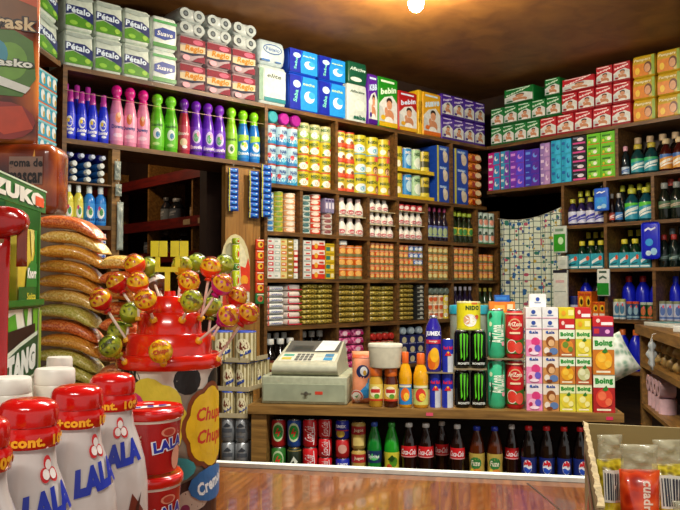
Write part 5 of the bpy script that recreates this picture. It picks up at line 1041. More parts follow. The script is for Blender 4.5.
tier(zz, .098, stripe(), 2, 2, 221, 248.5, 'cream striped can, third tier left of the counter', 'striped cans left of the counter'); zz += .0985
layer(zz, 217, 249, .28, 'card tray under the wide pack of striped cans', -.17); zz += .0045
tier(zz, .108, stripe(), 2, 4, 217.8, 248.5, 'cream striped can in the wide pack', 'striped cans left of the counter', -.17); zz += .1085
layer(zz, 217, 249, .20, 'card tray under the topmost striped cans', -.17); zz += .0045
a_, c_ = su(232), su(254)
pr, d = stripe()(.088, .118)
put(pr, CT.pos(su(243), .012 + .046, zz), CT.rz, 'large striped can with blue lid on top of the pack', 'can', 'striped cans left of the counter'); put(pr, CT.pos(su(243) - .096, .014 + .046, zz), CT.rz + .3, 'large striped can with blue lid, half hidden by lollipops', 'can', 'striped cans left of the counter')
# ---- side counter at right
f0, f1 = fgpos(634, 286, 4.3), fgpos(680, 286, 3.19)
d_ = f1 - f0; RC = Plane((f0.x, f0.y), math.degrees(math.atan2(d_.y, d_.x)))
ZR0 = RC.z(634, 324)
r = empty('side_counter', RC.pos(0, 0), RC.rz, 'rough wooden side counter at right with rolls and onions on its shelves', 'counter')
part(r, 'counter_top', 0, 1.7, 0, .5, ZR0 - .05, ZR0, WOODC)
up = RC.u(645, .03); 
part(r, 'post', .03, .08, .02, .07, 0, ZR0 - .051, WOODC); part(r, 'post', .03, .08, .42, .47, 0, ZR0 - .051, WOODC); part(r, 'post', 1.6, 1.65, .02, .07, 0, ZR0 - .051, WOODC)
zs1, zs2 = RC.z(662, 372, .02), RC.z(662, 420, .02)
part(r, 'shelf', .081, 1.59, .02, .47, zs1 - .03, zs1, WOODC); part(r, 'shelf', .081, 1.59, .02, .47, zs2 - .02, zs2, WOODC); part(r, 'back_panel', .081, 1.59, .471, .485, 0, ZR0 - .051, WOODD)
RP = ZR0 + .0005
b = MB(); b.rbox(.30, .2, .022, .004, '#c8ccc0'); b.decs(lambda S, T, e: (S, T - .1, .022 + e), .3, .2, [('p',[(-.4,.1),(.1,.1),(.1,.8),(-.4,.8)],'#2a9a9a'), ('r',-.3,.3,0,.5,'#b8e0dc')]); tag(b.build('magazine_stack', None, RC.pos(.28, .16, RP), RC.rz + .3), 'teal and white magazines lying on the side counter', 'magazines')
b = MB(); b.rbox(.26, .19, .03, .004, '#d0d0c4'); tag(b.build('paper_stack', None, RC.pos(.66, .17, RP), RC.rz - .25), 'pile of pale papers on the near end of the side counter', 'papers')
ON = mottle('onion_skin', '#8a6a34', '#b89a5a', '#d0b880', 30, .5, .1)
k = 0
for i in range(5):
    for j in range(2):
        b = MB(); rr = random.uniform(.028, .034); b.solid([(.004, 0), (rr*.75, rr*.25), (rr, rr*.85), (rr*.8, rr*1.45), (rr*.3, rr*1.85), (.005, rr*2.2)], ON, 14)
        px_ = 653 + i*6.2; z_ = zs1 + .0005 + (j * .066)
        tag(b.build('onion', None, RC.pos(RC.u(px_, .08) , .08 + j*.004, z_), i), 'pale onion %s, %s in the pile under the side counter top' % (('at the bottom', 'on top')[j], across(i, 5)), 'onion', 'onions on the side counter shelf')
b = MB(); sfb = b.pillow(.05, .15, .03, M('#c8d0d0', .15, alpha=.6), seed=5, nz=14, wr=.008, p=.8)
oo = empty('clear_bag', RC.pos(RC.u(651, -.02), -.022, ZR0 - .19), RC.rz, 'clear plastic bag of cutlery hanging from the side counter edge', 'bag'); b.build('bag', oo)
for q in range(4): b = MB(); b.tube([(-.014 + q*.009, 0, .02), (-.01 + q*.006, 0, .09), (-.006 + q*.004, 0, .135)], [.003, .002, .002], '#e8ecec'); b.build('spoon', oo)
b = MB(); b.tube([(0, 0, .149), (0, .005, .17), (0, .021, .175)], .0015, '#d0d0c8'); b.build('tie', oo)
def roll(w, h):
    b = MB(); r_ = w/2; b.lathe([(r_, .0), (r_, h)], M('#d8b4bc', .8), 20); b.lathe([(r_*.35, h), (r_*.35, 0)], '#8a6a5a', 14)
    for z_, up_ in ((0, False), (h, True)):
        vs = [(q*math.sin(2*PI*i/20), -q*math.cos(2*PI*i/20), z_) for q in (r_*.35, r_) for i in range(20)]
        fs = [((i+1) % 20, i, 20+i, 20+(i+1) % 20) for i in range(20)]
        b.add(vs, fs if up_ else [tuple(reversed(f)) for f in fs], M('#d4b0b8', .8))
    return make('toilet_roll', [('roll', b)]), w
hz = (zs1 - .03 - zs2) / 2 
n_ = max(1, int((zs1 - .032 - zs2 - .09) / .0775))
for i in range(4):
    u_ = max(RC.u(651, .08), .135) + i*.095
    pr, d = roll(.088, .077)
    put(pr, RC.pos(u_, .118, zs2 + .0005 + n_*.0775 + .0445), RC.rz, name_one('pink toilet roll lying with its hollow end outward on the stacked rolls', i, 4, 0, 1), 'toilet roll', 'pink toilet rolls', (PI/2, 0, None))
    for j in range(n_): put(pr, RC.pos(u_, .085, zs2 + .0005 + j*.0775), RC.rz, name_one('pink toilet roll under the side counter', i, 4, j, n_), 'toilet roll', 'pink toilet rolls')
# ================================================================ the near table and what stands on it
ZTB = 1.02
def fgz(px, py, z):                                  # the point at height z seen at a pixel
    rr = ray(px, py); return CAM + rr * ((z - CAM.z) / rr.z)
a, e = fgz(220, 465, ZTB), fgz(582, 481, ZTB)
TB = Plane((a.x, a.y), math.degrees(math.atan2(e.y - a.y, e.x - a.x)))
r = empty('shop_table', TB.pos(0, 0), TB.rz, 'glossy varnished wooden shop table with white metal edge strip, nearest the viewer', 'table')
part(r, 'table_top', -1.1, 1.5, -1.15, -.001, ZTB - .04, ZTB, WOODT)
part(r, 'edge_strip', -1.1, 1.5, -.016, .004, ZTB + .0005, ZTB + .009, M('#dfe4da', .3)); part(r, 'front_panel', -1.05, 1.45, -.05, -.03, .0, ZTB - .041, WOODC)
p0, p1 = fgz(527, 483, ZTB), fgz(566, 515, ZTB); q0, q1 = [((p_ - TB.o).dot(TB.x), (p_ - TB.o).dot(TB.y)) for p_ in (p0, p1)]
b = MB(); b.add([(q0[0]-.0018, q0[1], ZTB+.0004), (q1[0]-.0018, q1[1], ZTB+.0004), (q1[0]+.0018, q1[1], ZTB+.0004), (q0[0]+.0018, q0[1], ZTB+.0004)], [(0,1,2,3)], '#241006'); b.build('seam', r)
for x in (-1.03, 1.43): part(r, 'leg', x - .03, x + .03, -1.1, -1.04, 0, ZTB - .041, WOODC)
ZT0 = ZTB + .0006
F = lambda px, f: ((px - 340) / FL * f, f)           # sideways offset of a picture column at a forward distance
def fp(px, f, z): x, y = F(px, f); return FG.pos(x, y, z)
def fz(py, f): return CAM.z - (py - 286) / FL * f
RED = M('#c8120e', .18, coat=.5)
# ---- yoghurt bottles
def yog(h):
    R = .043; P = [(.80*R,0),(.96*R,.012),(R,.04),(R,.40*h),(.985*R,.52*h),(.90*R,.62*h),(.74*R,.71*h),(.60*R,.77*h),(.56*R,.82*h),(.56*R,.845*h)]
    b = MB(); b.solid(P, M('#c6bdb8', .25, coat=.4, var=.05), 40); sf = turned(P); S = R/.043
    b.decs(sf, 2*R, h, [('p',[(-.2,.05),(.3,.0),(.42,.2),(.34,.42),(.14,.5),(.02,.36)],'#6a2a1c'), ('p',[(.1,.2),(.3,.5),(.2,.44)],'#3a1408'), ('e',-.28,.36,.05,.12,'#b83a3a'), ('e',-.28,.18,.05,.05,'#b83a3a'),
        ('t','LALA',.0,.665,.098,'#12289a',{'w':.74,'b':.09,'sh':.2,'rot':9})] + [('e', .02 + .085*math.cos(q), .768 + .026*math.sin(q), .075, .024, '#c8262a') for q in (PI/2, PI*7/6, PI*11/6)] + [('e', .02 + .066*math.cos(q), .768 + .020*math.sin(q), .055, .017, '#e0d8d2') for q in (PI/2, PI*7/6, PI*11/6)] +
        [('r',-.95,.70 - .02*q,-.62,.708 - .02*q,'#3a3a70') for q in range(3)], e0=.0008, de=.0003, maxl=.006)
    b.decs(sf, 2*R, h, [('t','yoghurt',-.28,.42,.05,'#a83a3a',{'rot':90,'w':.55,'b':.02})], e0=.0032, maxl=.006)
    k = MB(); cr = .0265
    k.solid([(cr*.98,.912*h),(cr*1.0,.925*h),(cr*1.01,.955*h),(cr*.98,.972*h),(cr*.88,.986*h),(cr*.66,.996*h),(cr*.35,h),(.001,h)], RED, 36)
    bd = MB(); bd.solid([(cr*.9,.838*h),(cr*1.05,.842*h),(cr*1.06,.895*h),(cr*.94,.908*h),(cr*.94,.9125*h)], RED, 36)
    bd.decs(cyl(cr*1.06), 2*cr, h, [('t','10% +cont.',s,.868,.036,'#f0a818',{'w':1.2,'b':.05}) for s in (-2.0,-.65,.7,2.0)], e0=.0007, maxl=.005)
    return make('yoghurt_bottle', [('bottle', b), ('cap', k), ('tamper_band', bd)])
YH = fz(397, .72) - ZT0
Y = yog(YH)
for px, f, t, lab in ((-22, .622, .75, 'white yoghurt bottle with red cap, cut off by the left edge'), (31, .72, 1.0, 'white yoghurt bottle with red cap, large and nearest in full view'), (79, .82, 1.02, 'white yoghurt bottle with red cap between two others, partly covered'), (114, .93, .58, 'white yoghurt bottle with red cap beside the red tubs')):
    put(Y, fp(px, f, ZT0), FG.rz + t, lab, 'yoghurt', 'yoghurt bottles on the table')
def ytub(R, h):
    P = [(R*.80, 0), (R*.82, .004), (R*.93, h*.80)]
    b = MB(); b.solid(P, M('#a8141a', .25, coat=.3), 40); sf = turned(P)
    b.lathe([(R*.925, h*.76), (R*.935, h*.80), (R*.94, h*.82)], '#d8c8bc', 40)
    b.decs(sf, 2*R*.93, h, [('e',.20,.62,.14,.07,'#d88a70'), ('e',.20,.62,.10,.05,'#b03a2a'), ('t','LALA',.22,.44,.2,'#e8e4ea',{'w':.62,'b':.14,'rot':8}), ('t','LALA',.22,.44,.17,'#1c30a0',{'w':.56,'b':.05,'rot':8}), ('t','yoghurt',-.26,.4,.09,'#d8a890',{'rot':90,'w':.4}), ('e',.36,.22,.1,.18,'#d89a80')], e0=.0008, maxl=.006)
    l = MB(); l.solid([(R*.95, h*.80), (R*1.0, h*.82), (R*1.0, h*.90), (R*.98, h*.93), (R*.96, h*.93)], RED, 44); l.solid([(R*.96, h*.93), (R*.94, h*.965), (R*.90, h*.94), (R*.2, h*.945), (.0005, h*.945)], RED, 44)
    l.decs(lambda S, T, e: (S, T, h*.945 + e), R, R, [('p',[(-.7,-.25),(.6,-.15),(.66,.1),(-.3,.16),(-.62,0)],'#e4dcd8'), ('p',[(-.62,-.2),(-.3,-.16),(-.2,.05),(-.5,.0)],'#1c2c98'), ('p',[(-.1,-.15),(.1,-.14),(.14,.06),(-.02,.06)],'#1c2c98'), ('p',[(.25,-.12),(.5,-.1),(.5,.05),(.3,.05)],'#1c2c98'), ('e',.1,.42,.16,.14,'#c8b0a8')], e0=.0008)
    return make('yoghurt_tub', [('tub', b), ('lid', l)])
TR, TF = .0460, 1.03
zt = fz(404, TF) - .0
h1 = .0865; T_ = ytub(TR, h1); z2 = zt - h1 + .002
h0 = z2 - h1 - ZT0
put(ytub(TR, h0 + .002), fp(150.5, TF, ZT0), FG.rz + .5, 'red yoghurt tub, lowest of its stack, mostly out of view', 'yoghurt', 'red yoghurt tubs')
put(T_, fp(150.5, TF, z2 - h1 + .0), FG.rz + .5, 'red yoghurt tub, middle of its stack, under the lidded top one', 'yoghurt', 'red yoghurt tubs')
put(T_, fp(150.5, TF, z2), FG.rz + .5, 'red yoghurt tub with flat red lid, top of its stack', 'yoghurt', 'red yoghurt tubs')
# ---- step with white-capped jars and the red pouch
SZ = 1.165
b = MB(); b.rbox(.096, .34, SZ - ZTB - .001, .004, WOODC, cx=-.383, cy=.965); tag(b.build('wooden_step', None, FG.pos(0, 0, ZT0), FG.rz), 'low wooden step on the table carrying the white-capped jars', 'step')
def wjar(R, h):
    b = MB(); b.solid([(R*.9, 0), (R*.98, .004), (R*.98, h*.68), (R*.86, h*.74)], M('#cdbd9a', .3), 30); b.lathe([(R*.983, h*.1), (R*.983, h*.6)], '#c8b27a', 30)
    l = MB(); n = 30; l.solid([(R*.97, h*.70), (R, h*.72), (R, h*.84), (R*.93, h*.86)], M('#ddd6c6', .35), n); l.solid([(R*.96, h*.86), (R*.98, h*.875), (R*.97, h*.98), (R*.9, h)], M('#e4dfd2', .35), n)
    return make('vitamin_jar', [('jar', b), ('lid', l)])
for px, py, f, R, lab in ((11, 375, .90, .0258, 'cream jar with white screw lid at the left edge, behind the nearest yoghurt bottle'), (56.5, 366, .95, .0245, 'cream jar with white screw lid, middle one behind the yoghurt caps'), (61, 355, 1.09, .0180, 'small cream jar with white lid, farthest of the three jars')):
    z1 = fz(py, f) - .002
    put(wjar(R, z1 - SZ - .001), fp(px, f, SZ + .001), FG.rz, lab, 'jar', 'white-capped jars')
b = MB(); b.rbox(.042, .095, SZ - ZTB - .001, .003, '#6a5030', cx=-.4535, cy=.945); tag(b.build('small_carton', None, FG.pos(0, 0, ZT0), FG.rz), 'small brown carton on the table holding up the red pouch', 'box')
hp = fz(208, .95) - SZ
o = empty('red_pouch', FG.pos(-.4415, .95, SZ + .001), FG.rz, 'glossy red pouch with folded top at the left edge, beside the green carton', 'pouch')
RP_ = M('#a8100c', .2, coat=.4)
b = MB(); sf = b.pillow(.062, hp - .024, .030, RP_, seed=11, wr=.003, crimp=.03, p=.4); b.decs(sf, .062, hp, [('p',[(-.5,.55),(.3,.55),(.42,.88),(-.5,.88)],'#7a5020')], maxl=.008); b.build('pouch', o)
b = MB(); b.cushion(.098, .034, .040, RP_, e=.5, wr=.03, seed=5, n=20, z0=hp - .038, cx=.004); b.build('folded_top', o)
b = MB(); sf = b.pillow(.013, .052, .012, M('#7a2c10', .25, coat=.4), z0=hp - .074, nx=5, nz=8, wr=.001, crimp=.04); me_ = b.build('side_fold', o); me_.location = (.0455, .0, 0); me_.rotation_euler = (0, .0, 0)
# ---- display cartons at the far left
o0 = FG.pos(-.447, 1.17, 0); DI = Plane((o0.x, o0.y), -41.8 + 96.3)
zT0, zT1 = fz(430, 1.17), fz(307, 1.17)
b = MB(); b.rbox(.17, .12, zT0 - ZT0 - .001, .003, '#6a5030', cx=-.085, cy=.072); tag(b.build('cardboard_box', None, DI.pos(0, 0, ZT0), DI.rz), 'plain brown carton on the table beneath the green and white drink carton', 'box')
LF = '#4a9a24'
o = empty('drink_mix_box', DI.pos(-.085, .0, zT0), DI.rz, 'white and dark green drink mix carton under the open green display box', 'box')
b = MB(); h = zT1 - zT0 - .0005; w = .17; b.box(-w/2, w/2, .012, .112, 0, h, '#dfe0cc'); sf = flat(.012)
b.decs(sf, w, h, [('p',[(-.5,.93),(-.2,.97),(-.12,.80),(-.3,.70),(-.46,.76)],LF), ('p',[(.0,1),(.14,1),(.1,.84)],LF), ('p',[(.26,1),(.46,1),(.38,.78),(.3,.8)],'#6ab02a'), ('p',[(-.5,.56),(.34,.56),(.34,.88),(-.5,.84)],'#1c100c'), ('p',[(-.5,.38),(.40,.48),(.40,.82),(-.1,.75),(-.5,.68)],'#cfd8c4'), ('p',[(-.5,.41),(.40,.50),(.40,.79),(-.1,.72),(-.5,.64)],'#124a28'), ('t','TANG',-.05,.595,.20,'#dfe4dc',{'w':.78,'b':.09,'rot':6,'sh':.15}), ('r',.42,.0,.5,.98,'#8aa83a')], e0=.0008)
b.build('carton', o)
zz0, zz1, zh = zT1 + .0005, fz(191, 1.17), fz(213.5, 1.17)
o = empty('display_box', DI.pos(0, .009, zz0), DI.rz, 'open green display box with white header lettering at the far left', 'box')
GR = M('#0c6a22', .3); H = zz1 - zz0; hb = zh - zz0
b = MB(); b.box(-.17, .0, .0, .12, 0, .003, GR); b.box(-.17, .0, .118, .12, .003, H, M('#6a6240', .6)); b.box(-.004, .0, .003, .118, .003, H, M('#3a7a2a', .4)); b.box(-.17, -.167, .003, .118, .003, hb, GR); b.build('tray', o)
b = MB(); w = .37; b.box(-.367, .0, -.004, -.0005, hb, H, GR); b.decs(lambda S, T, e: (S - .182, -.004 - e, hb + T), .37, H - hb, [('r',-.5,.93,.5,1,'#c8d8b8'), ('t','ZUKO',.13,.46,.62,'#e8e4d4',{'w':.66,'b':.08}), ('p',[(.33,.2),(.45,.2),(.45,.6),(.33,.6)],'#e0501c')], e0=.0008); b.build('header', o)
b = MB(); b.box(-.17, .0, -.004, -.0005, .0035, .012, GR); b.build('front_lip', o)
b = MB(); bw_, bh_ = .088, .112; b.rbox(bw_, .03, bh_, .002, M('#cdb83a', .35)); b.decs(flat(-.0152), bw_, bh_, [('p',[(.1,.3),(.5,.3),(.5,1),(.36,1),(.42,.7)],'#2f8a2a'), ('p',[(.22,.6),(.36,.9),(.3,1),(.1,1)],'#e0d070'), ('r',-.5,.0,.5,.24,'#0f5a1e'), ('p',[(-.12,.24),(-.06,.46),(.14,.58),(.36,.60),(.5,.54),(.5,.24)],'#1a7a2a'), ('t','Knorr',.2,.42,.14,'#f0f0e4',{'w':.5,'b':.05}), ('t','Suiza',.16,.12,.09,'#d8c83a',{'w':.5})], e0=.0006)
tag(b.build('soup_box', None, DI.pos(-.052, .009 + .022, zz0 + .0035), DI.rz), 'yellow and green stock box standing inside the open green display box', 'box')
def sach(c, D, w=.05, h=.085):
    b = MB(); s_ = b.pillow(w, h, .014, c, wr=.002, nx=6, nz=8); b.decs(s_, w, h, D); return make('drink_sachet', [('sachet', b)])
yS, gS = sach(M('#c8b42a', .25), [('e',0,.6,.3,.2,'#e8d84a'), ('p',[(-.4,.0),(.0,.0),(-.2,.5),(-.4,.4)],'#4a9a2a')]), sach(M('#3a9a2a', .25), [('e',.1,.5,.28,.24,'#d8cf4a')])
for i in range(3):
    for q, v_ in enumerate((.056, .078)):
        put((yS, gS)[(i + q) % 3 == 1], DI.pos(-.138 + i*.053, v_ + .009, zz0 + .004), DI.rz, '%s sachet in the open green display box, %s slot, %s file' % (('yellow', 'green')[(i + q) % 3 == 1], ('near', 'middle', 'far')[i], ('front', 'back')[q]), 'sachet', 'sachets in the display box')
# ---- gum box and the big bag on a tall carton behind
zg0, zg1 = fz(218, 1.5), fz(146, 1.5)
b = MB(); b.rbox(.20, .15, zg0 - ZT0, .003, '#5a4428'); tag(b.build('cardboard_box', None, FG.pos(-.615, 1.5, ZT0), FG.rz), 'tall brown carton hidden behind the green display box', 'box')
def gumbox(w, h):
    b = MB(); d = .09; sf = flat(-d/2 - .0005); b.rbox(w, d, h, .022, mottle('amber_print', '#3c1004', '#7a2c0a', '#a8541a', 18, .25, .5), 5)
    b.decs(sf, w, h, [('p',[(-.46,.1),(-.3,.1),(-.2,.95),(-.46,.95)],'#1c2a8a'), ('p',[(.1,.08),(.3,.5),(.26,.9),(.18,.5)],'#e09a3a'), ('r',-.04,.42,.36,.80,'#8a6a5a'), ('t','goma de',.16,.70,.15,'#1c1210',{'w':.40,'b':.04}), ('t','mascar',.16,.51,.15,'#1c1210',{'w':.40,'b':.04})], e0=.0012)
    return make('gum_box', [('box', b)])
x0, x1 = F(-20, 1.5)[0], F(70, 1.545)[0]
put(gumbox(x1 - x0, zg1 - zg0), FG.pos((x0 + x1)/2, 1.5, zg0 + .001), FG.rz, 'amber rounded box with black lettering, above the green display box', 'gum')
def bigbag(w, h):
    b = MB(); d = .06; b.rbox(w, d, h, .012, mottle('orange_bag', '#5a2008', '#a8501a', '#c07028', 14, .25, .5), 5); sf = flat(-d/2 - .0004)
    b.decs(sf, w, h, [('p',[(-.5,.3),(.3,.30),(.46,.42),(.42,.66),(.2,.72),(-.5,.70)],'#4a7420'), ('e',.16,.52,.2,.12,'#6a9a2c',20), ('e',.0,.56,.13,.09,'#3a8a9a'), ('p',[(-.5,.70),(.2,.72),(.46,.80),(.46,.92),(-.5,.95)],'#7a4a1c'), ('p',[(.1,.96),(.46,.94),(.46,.88),(.2,.92)],'#c8501c'),
        ('t','Frask',.16,.765,.10,'#2a1206',{'w':.66,'b':.16}), ('t','Frask',.16,.765,.085,'#dcc090',{'w':.58,'b':.03}), ('t','Frasko',.12,.51,.058,'#2a3a1c',{'w':.66,'b':.14}), ('t','Frasko',.12,.51,.05,'#e6e8d8',{'w':.6,'b':.04}), ('p',[(-.1,.44),(.40,.36),(.34,.32),(-.1,.38)],'#dcdcd0'), ('e',.1,.14,.36,.12,'#8a1c0c'), ('p',[(-.3,.2),(.3,.24),(.44,.10),(.1,.05)],'#b83a12')], e0=.001)
    return make('candy_bag', [('bag', b)])
put(bigbag(.155, .31), FG.pos(F(-7, 1.49)[0], 1.49, zg1 + .0015), FG.rz + .40, 'big orange and green bag standing at the upper left corner of the view', 'bag')
# ---- pile of peanut and snack bags
zp0 = fz(392, 1.34)
b = MB(); b.rbox(.19, .075, zp0 - ZT0 - .022, .003, '#6a5030'); tag(b.build('cardboard_box', None, FG.pos(F(85, 1.34)[0], 1.345, ZT0), FG.rz), 'brown carton hidden under the pile of peanut bags', 'box')
NUT = [mottle('peanuts', '#c47a1c', '#e09a34', '#f0bc60', 300), mottle('salted_peanuts', '#c8923a', '#e4b858', '#f4d890', 300), mottle('chilli_peanuts', '#b84818', '#dc6e30', '#f09858', 300), mottle('seeds', '#a8a038', '#c8bc54', '#e0d68c', 330), mottle('brown_beans', '#8a4020', '#b46438', '#d08c5c', 300)]
nn = ['golden peanut', 'pale salted peanut', 'reddish chilli peanut', 'greenish seed', 'brown bean']
def snack(w, h, k, seed):
    """a long limp film bag: full in the middle, drooping, with flat crimped ends"""
    rnd = random.Random(seed); ph = [rnd.uniform(0, 6) for _ in range(4)]; b = MB(); R = []; n = 18; m = 17
    for j in range(m):
        t = -1 + 2*j/(m - 1); full = max(.06, (1 - abs(t)**5)**.7)
        flat_ = .75 + .25*full; zc = -.16*w*t*t*(.5 if t < 0 else 1) 
        R.append([(t*w/2, .031*flat_*math.copysign(abs(math.cos(2*PI*i/n))**.8, math.cos(2*PI*i/n)), h*.5 + zc + h*.475*full*math.copysign(abs(math.sin(2*PI*i/n))**.7, math.sin(2*PI*i/n))*(1 - .03*abs(math.sin(9*t + 3*i + ph[2])))) for i in range(n)])
    b.loft(R, NUT[k])
    return make('snack_bag', [('bag', b)])
rows_ = 12; hL = (fz(216, 1.34) - zp0) / rows_
seqL = [3, 3, 3, 0, 2, 3, 1, 0, 0, 0, 1, 2]
for j in range(rows_):
    put(snack(.118, hL - .0008, seqL[j], j), FG.pos(F(72, 1.34)[0] + random.uniform(-.005, .005), 1.34 + random.uniform(-.004, .004), zp0 + .0006 + j*hL), FG.rz + random.uniform(-.08, .08), '%s bag in the left pile by the lollipops, %s' % (nn[seqL[j]], 'topmost' if j == 11 else 'bottom one' if j == 0 else ORD[j] + ' from the bottom'), 'snack bag', 'peanut bags in the left pile', (0, .15, None))
seqR = [4, 4, 4, 4, 2, 2, 0, 2, 1]; hR = (fz(255, 1.34) - zp0) / 9
for j in range(9):
    put(snack(.072, hR - .0008, seqR[j], 40 + j), FG.pos(F(72, 1.34)[0] + .0915, 1.335, zp0 + .0006 + j*hR), FG.rz + random.uniform(-.08, .08), 'short %s bag in the right pile behind the lollipops, %s' % (nn[seqR[j]], 'topmost' if j == 8 else 'bottom one' if j == 0 else ORD[j] + ' from the bottom'), 'snack bag', 'short snack bags in the right pile', (0, .07, None))
# ---- lollipop display
LPX, LF_ = 170, 1.25
lc = fp(LPX, LF_, 0)
o = empty('lollipop_stand', Vector((lc.x, lc.y, ZT0)), FG.rz, 'round lollipop tin with a stepped red crown and yellow price holder', 'candy display')
zc = fz(366, LF_) - ZT0; R = .0765
b = MB(); b.solid([(R*.98, 0), (R, .003), (R, zc)], M('#8a7f70', .3, coat=.3), 56); sf = cyl(R)
fl = lambda cs, ct, rs, rt, c: [('e', cs + rs*.55*math.cos(q), ct + rt*.55*math.sin(q), rs*.55, rt*.5, c, 16) for q in [i*2*PI/8 for i in range(8)]] + [('e', cs, ct, rs*.75, rt*.75, c, 16)]
b.decs(sf, 2*R, zc, [('r',-1.5,.88,1.5,1,'#d8cfc0'), ('e',-.38,.93,.2,.1,'#14100e'), ('e',.30,.94,.15,.09,'#14100e'), ('e',-.8,.9,.16,.1,'#14100e'), ('e',.72,.9,.18,.1,'#14100e'), ('p',[(-.3,.0),(.9,.0),(.9,.22),(.4,.34),(.0,.26),(-.2,.16)],'#3a1c14'), ('e',.38,.2,.2,.07,'#c8b8a8'), ('e',.2,.12,.12,.05,'#d8c8b8'), ('e',.28,.15,.05,.03,'#8a2a5a')], e0=.0005, de=.0001, maxl=.012)
b.decs(sf, 2*R, zc, fl(-.1, .70, .36, .25, '#d8c43a') + [('e',-.26,.77,.14,.1,'#d8287a'), ('e',-.24,.75,.09,.06,'#e8d8b0'), ('t','Chupa',.08,.74,.085,'#c87a2a',{'w':.30,'rot':-8}), ('t','Chups',.08,.63,.085,'#c87a2a',{'w':.28,'rot':-8})], e0=.0020, de=.0001, maxl=.012)
b.decs(sf, 2*R, zc, fl(.60, .64, .34, .27, '#7a3a14') + fl(.60, .64, .30, .24, '#e0b81c') + [('t','Chupa',.60,.71,.11,'#c8321c',{'w':.44,'b':.03,'sh':.2}), ('t','Chups',.60,.57,.11,'#c8321c',{'w':.42,'b':.03,'sh':.2}), ('e',.12,.40,.26,.08,'#3aa0a8'), ('t','en',.12,.40,.08,'#e0f0e8',{'w':.2,'b':.04,'rot':-6}), ('e',.62,.28,.32,.11,'#2468a8'), ('t','Cremosa',.64,.29,.085,'#e6f0f4',{'w':.5,'b':.04,'rot':14})], e0=.0030, de=.0001, maxl=.012)
b.build('tin', o)
CR = M('#d8200c', .2, coat=.5); zz_ = lambda py: fz(py, LF_) - ZT0
z0, z1, z2, z3, z4, z5 = zc + .0005, zz_(352), zz_(332), zz_(312), zz_(296), zz_(291)
b = MB(); b.solid([(.082, z0), (.0855, z0+.003), (.084, z1-.004), (.079, z1)], CR, 48); b.solid([(.069, z1), (.068, z2-.003), (.064, z2)], CR, 48); b.solid([(.052, z2), (.050, z3-.003), (.046, z3)], CR, 40); b.solid([(.030, z3), (.027, z4-.002), (.024, z4)], CR, 32); b.solid([(.010, z4), (.009, z5)], CR, 20)
crown = b.build('crown', o)
YEL = M('#d8cc1a', .3)
p_ = .001636
def bar(name, x0, x1, y0, y1, par): 
    b = MB(); b.box((x0-LPX)*p_, (x1-LPX)*p_, -.0015, .0015, zz_(y1), zz_(y0), YEL); return b.build(name, par)
ps = bar('price_holder', 165, 170, 272, 291.5, o); bar('holder_arm', 155, 178, 267, 272, ps)
for x0, x1 in ((150.6, 167), (170.5, 188)):
    xm = x0 + 7; bar('holder_arm', xm - 2.2, xm + 2.2, 257, 267, ps); bar('plate', x0, (x0+x1)/2 - .4, 241, 256.7, ps); bar('plate', (x0+x1)/2 + .4, x1, 241, 256.7, ps)
def lolly(c1, c2, c3, R=.0175):
    hd = MB(); n = 22; m_ = M(c2, .22, var=.22, scale=220, coat=.5)
    P = [(R*math.sin(PI*i/14), -R*math.cos(PI*i/14)) for i in range(15)]
    hd.lathe([(max(r_, .0003), z_) for r_, z_ in P[:8]], M(c1, .22, coat=.5), n); hd.lathe([(max(r_, .0003), z_) for r_, z_ in P[7:]], m_, n)
    hd.lathe([(R*1.003, -.002), (R*1.02, 0), (R*1.003, .002)], M(c1, .25), n)
    hd.decs(lambda S, T, e: ((R+e)*math.sin(S/R)*math.cos(T/R), (R+e)*math.sin(T/R), (R+e)*math.cos(S/R)*math.cos(T/R)), R, R, [('e',.75*math.cos(q), .75*math.sin(q), .17, .12, c1) for q in (.3, 1.3, 2.4, 3.3, 4.4, 5.4)] + [('e',1.12*math.cos(q), 1.12*math.sin(q), .12, .16, c3) for q in (0, .9, 1.9, 2.8, 3.9, 4.9)] + [('t','Chupa',0,.3,.5,c3,{'w':1.3,'b':.06}), ('t','Chups',0,-.35,.5,c3,{'w':1.3,'b':.06})], e0=.0006, de=.00012, maxl=.004)
    tw = MB(); tw.solid([(R*.28, -R*.98), (R*.42, -R*1.25), (R*.22, -R*1.05)], M(c1, .3), 12)
    return hd, tw
KIND = {'o': ('#d83a0e', '#e8b41c', '#a82a0a', 'orange and yellow'), 'r': ('#c01414', '#d8a01c', '#9a120c', 'red and gold'), 'g': ('#c8a81c', '#b0b82a', '#6a5a12', 'green and gold'), 'm': ('#b8127a', '#e0a41c', '#a82a1a', 'magenta and gold'), 'y': ('#e0b414', '#e8b81c', '#b84a10', 'yellow'), 'w': ('#5a3424', '#e0d8d0', '#6a4a3a', 'brown and white'), 'k': ('#b8b82a', '#8a9a2a', '#3a3a10', 'olive'), 'd': ('#7a8a14', '#b0bc3a', '#4a5a10', 'pale green')}
meshes = {}
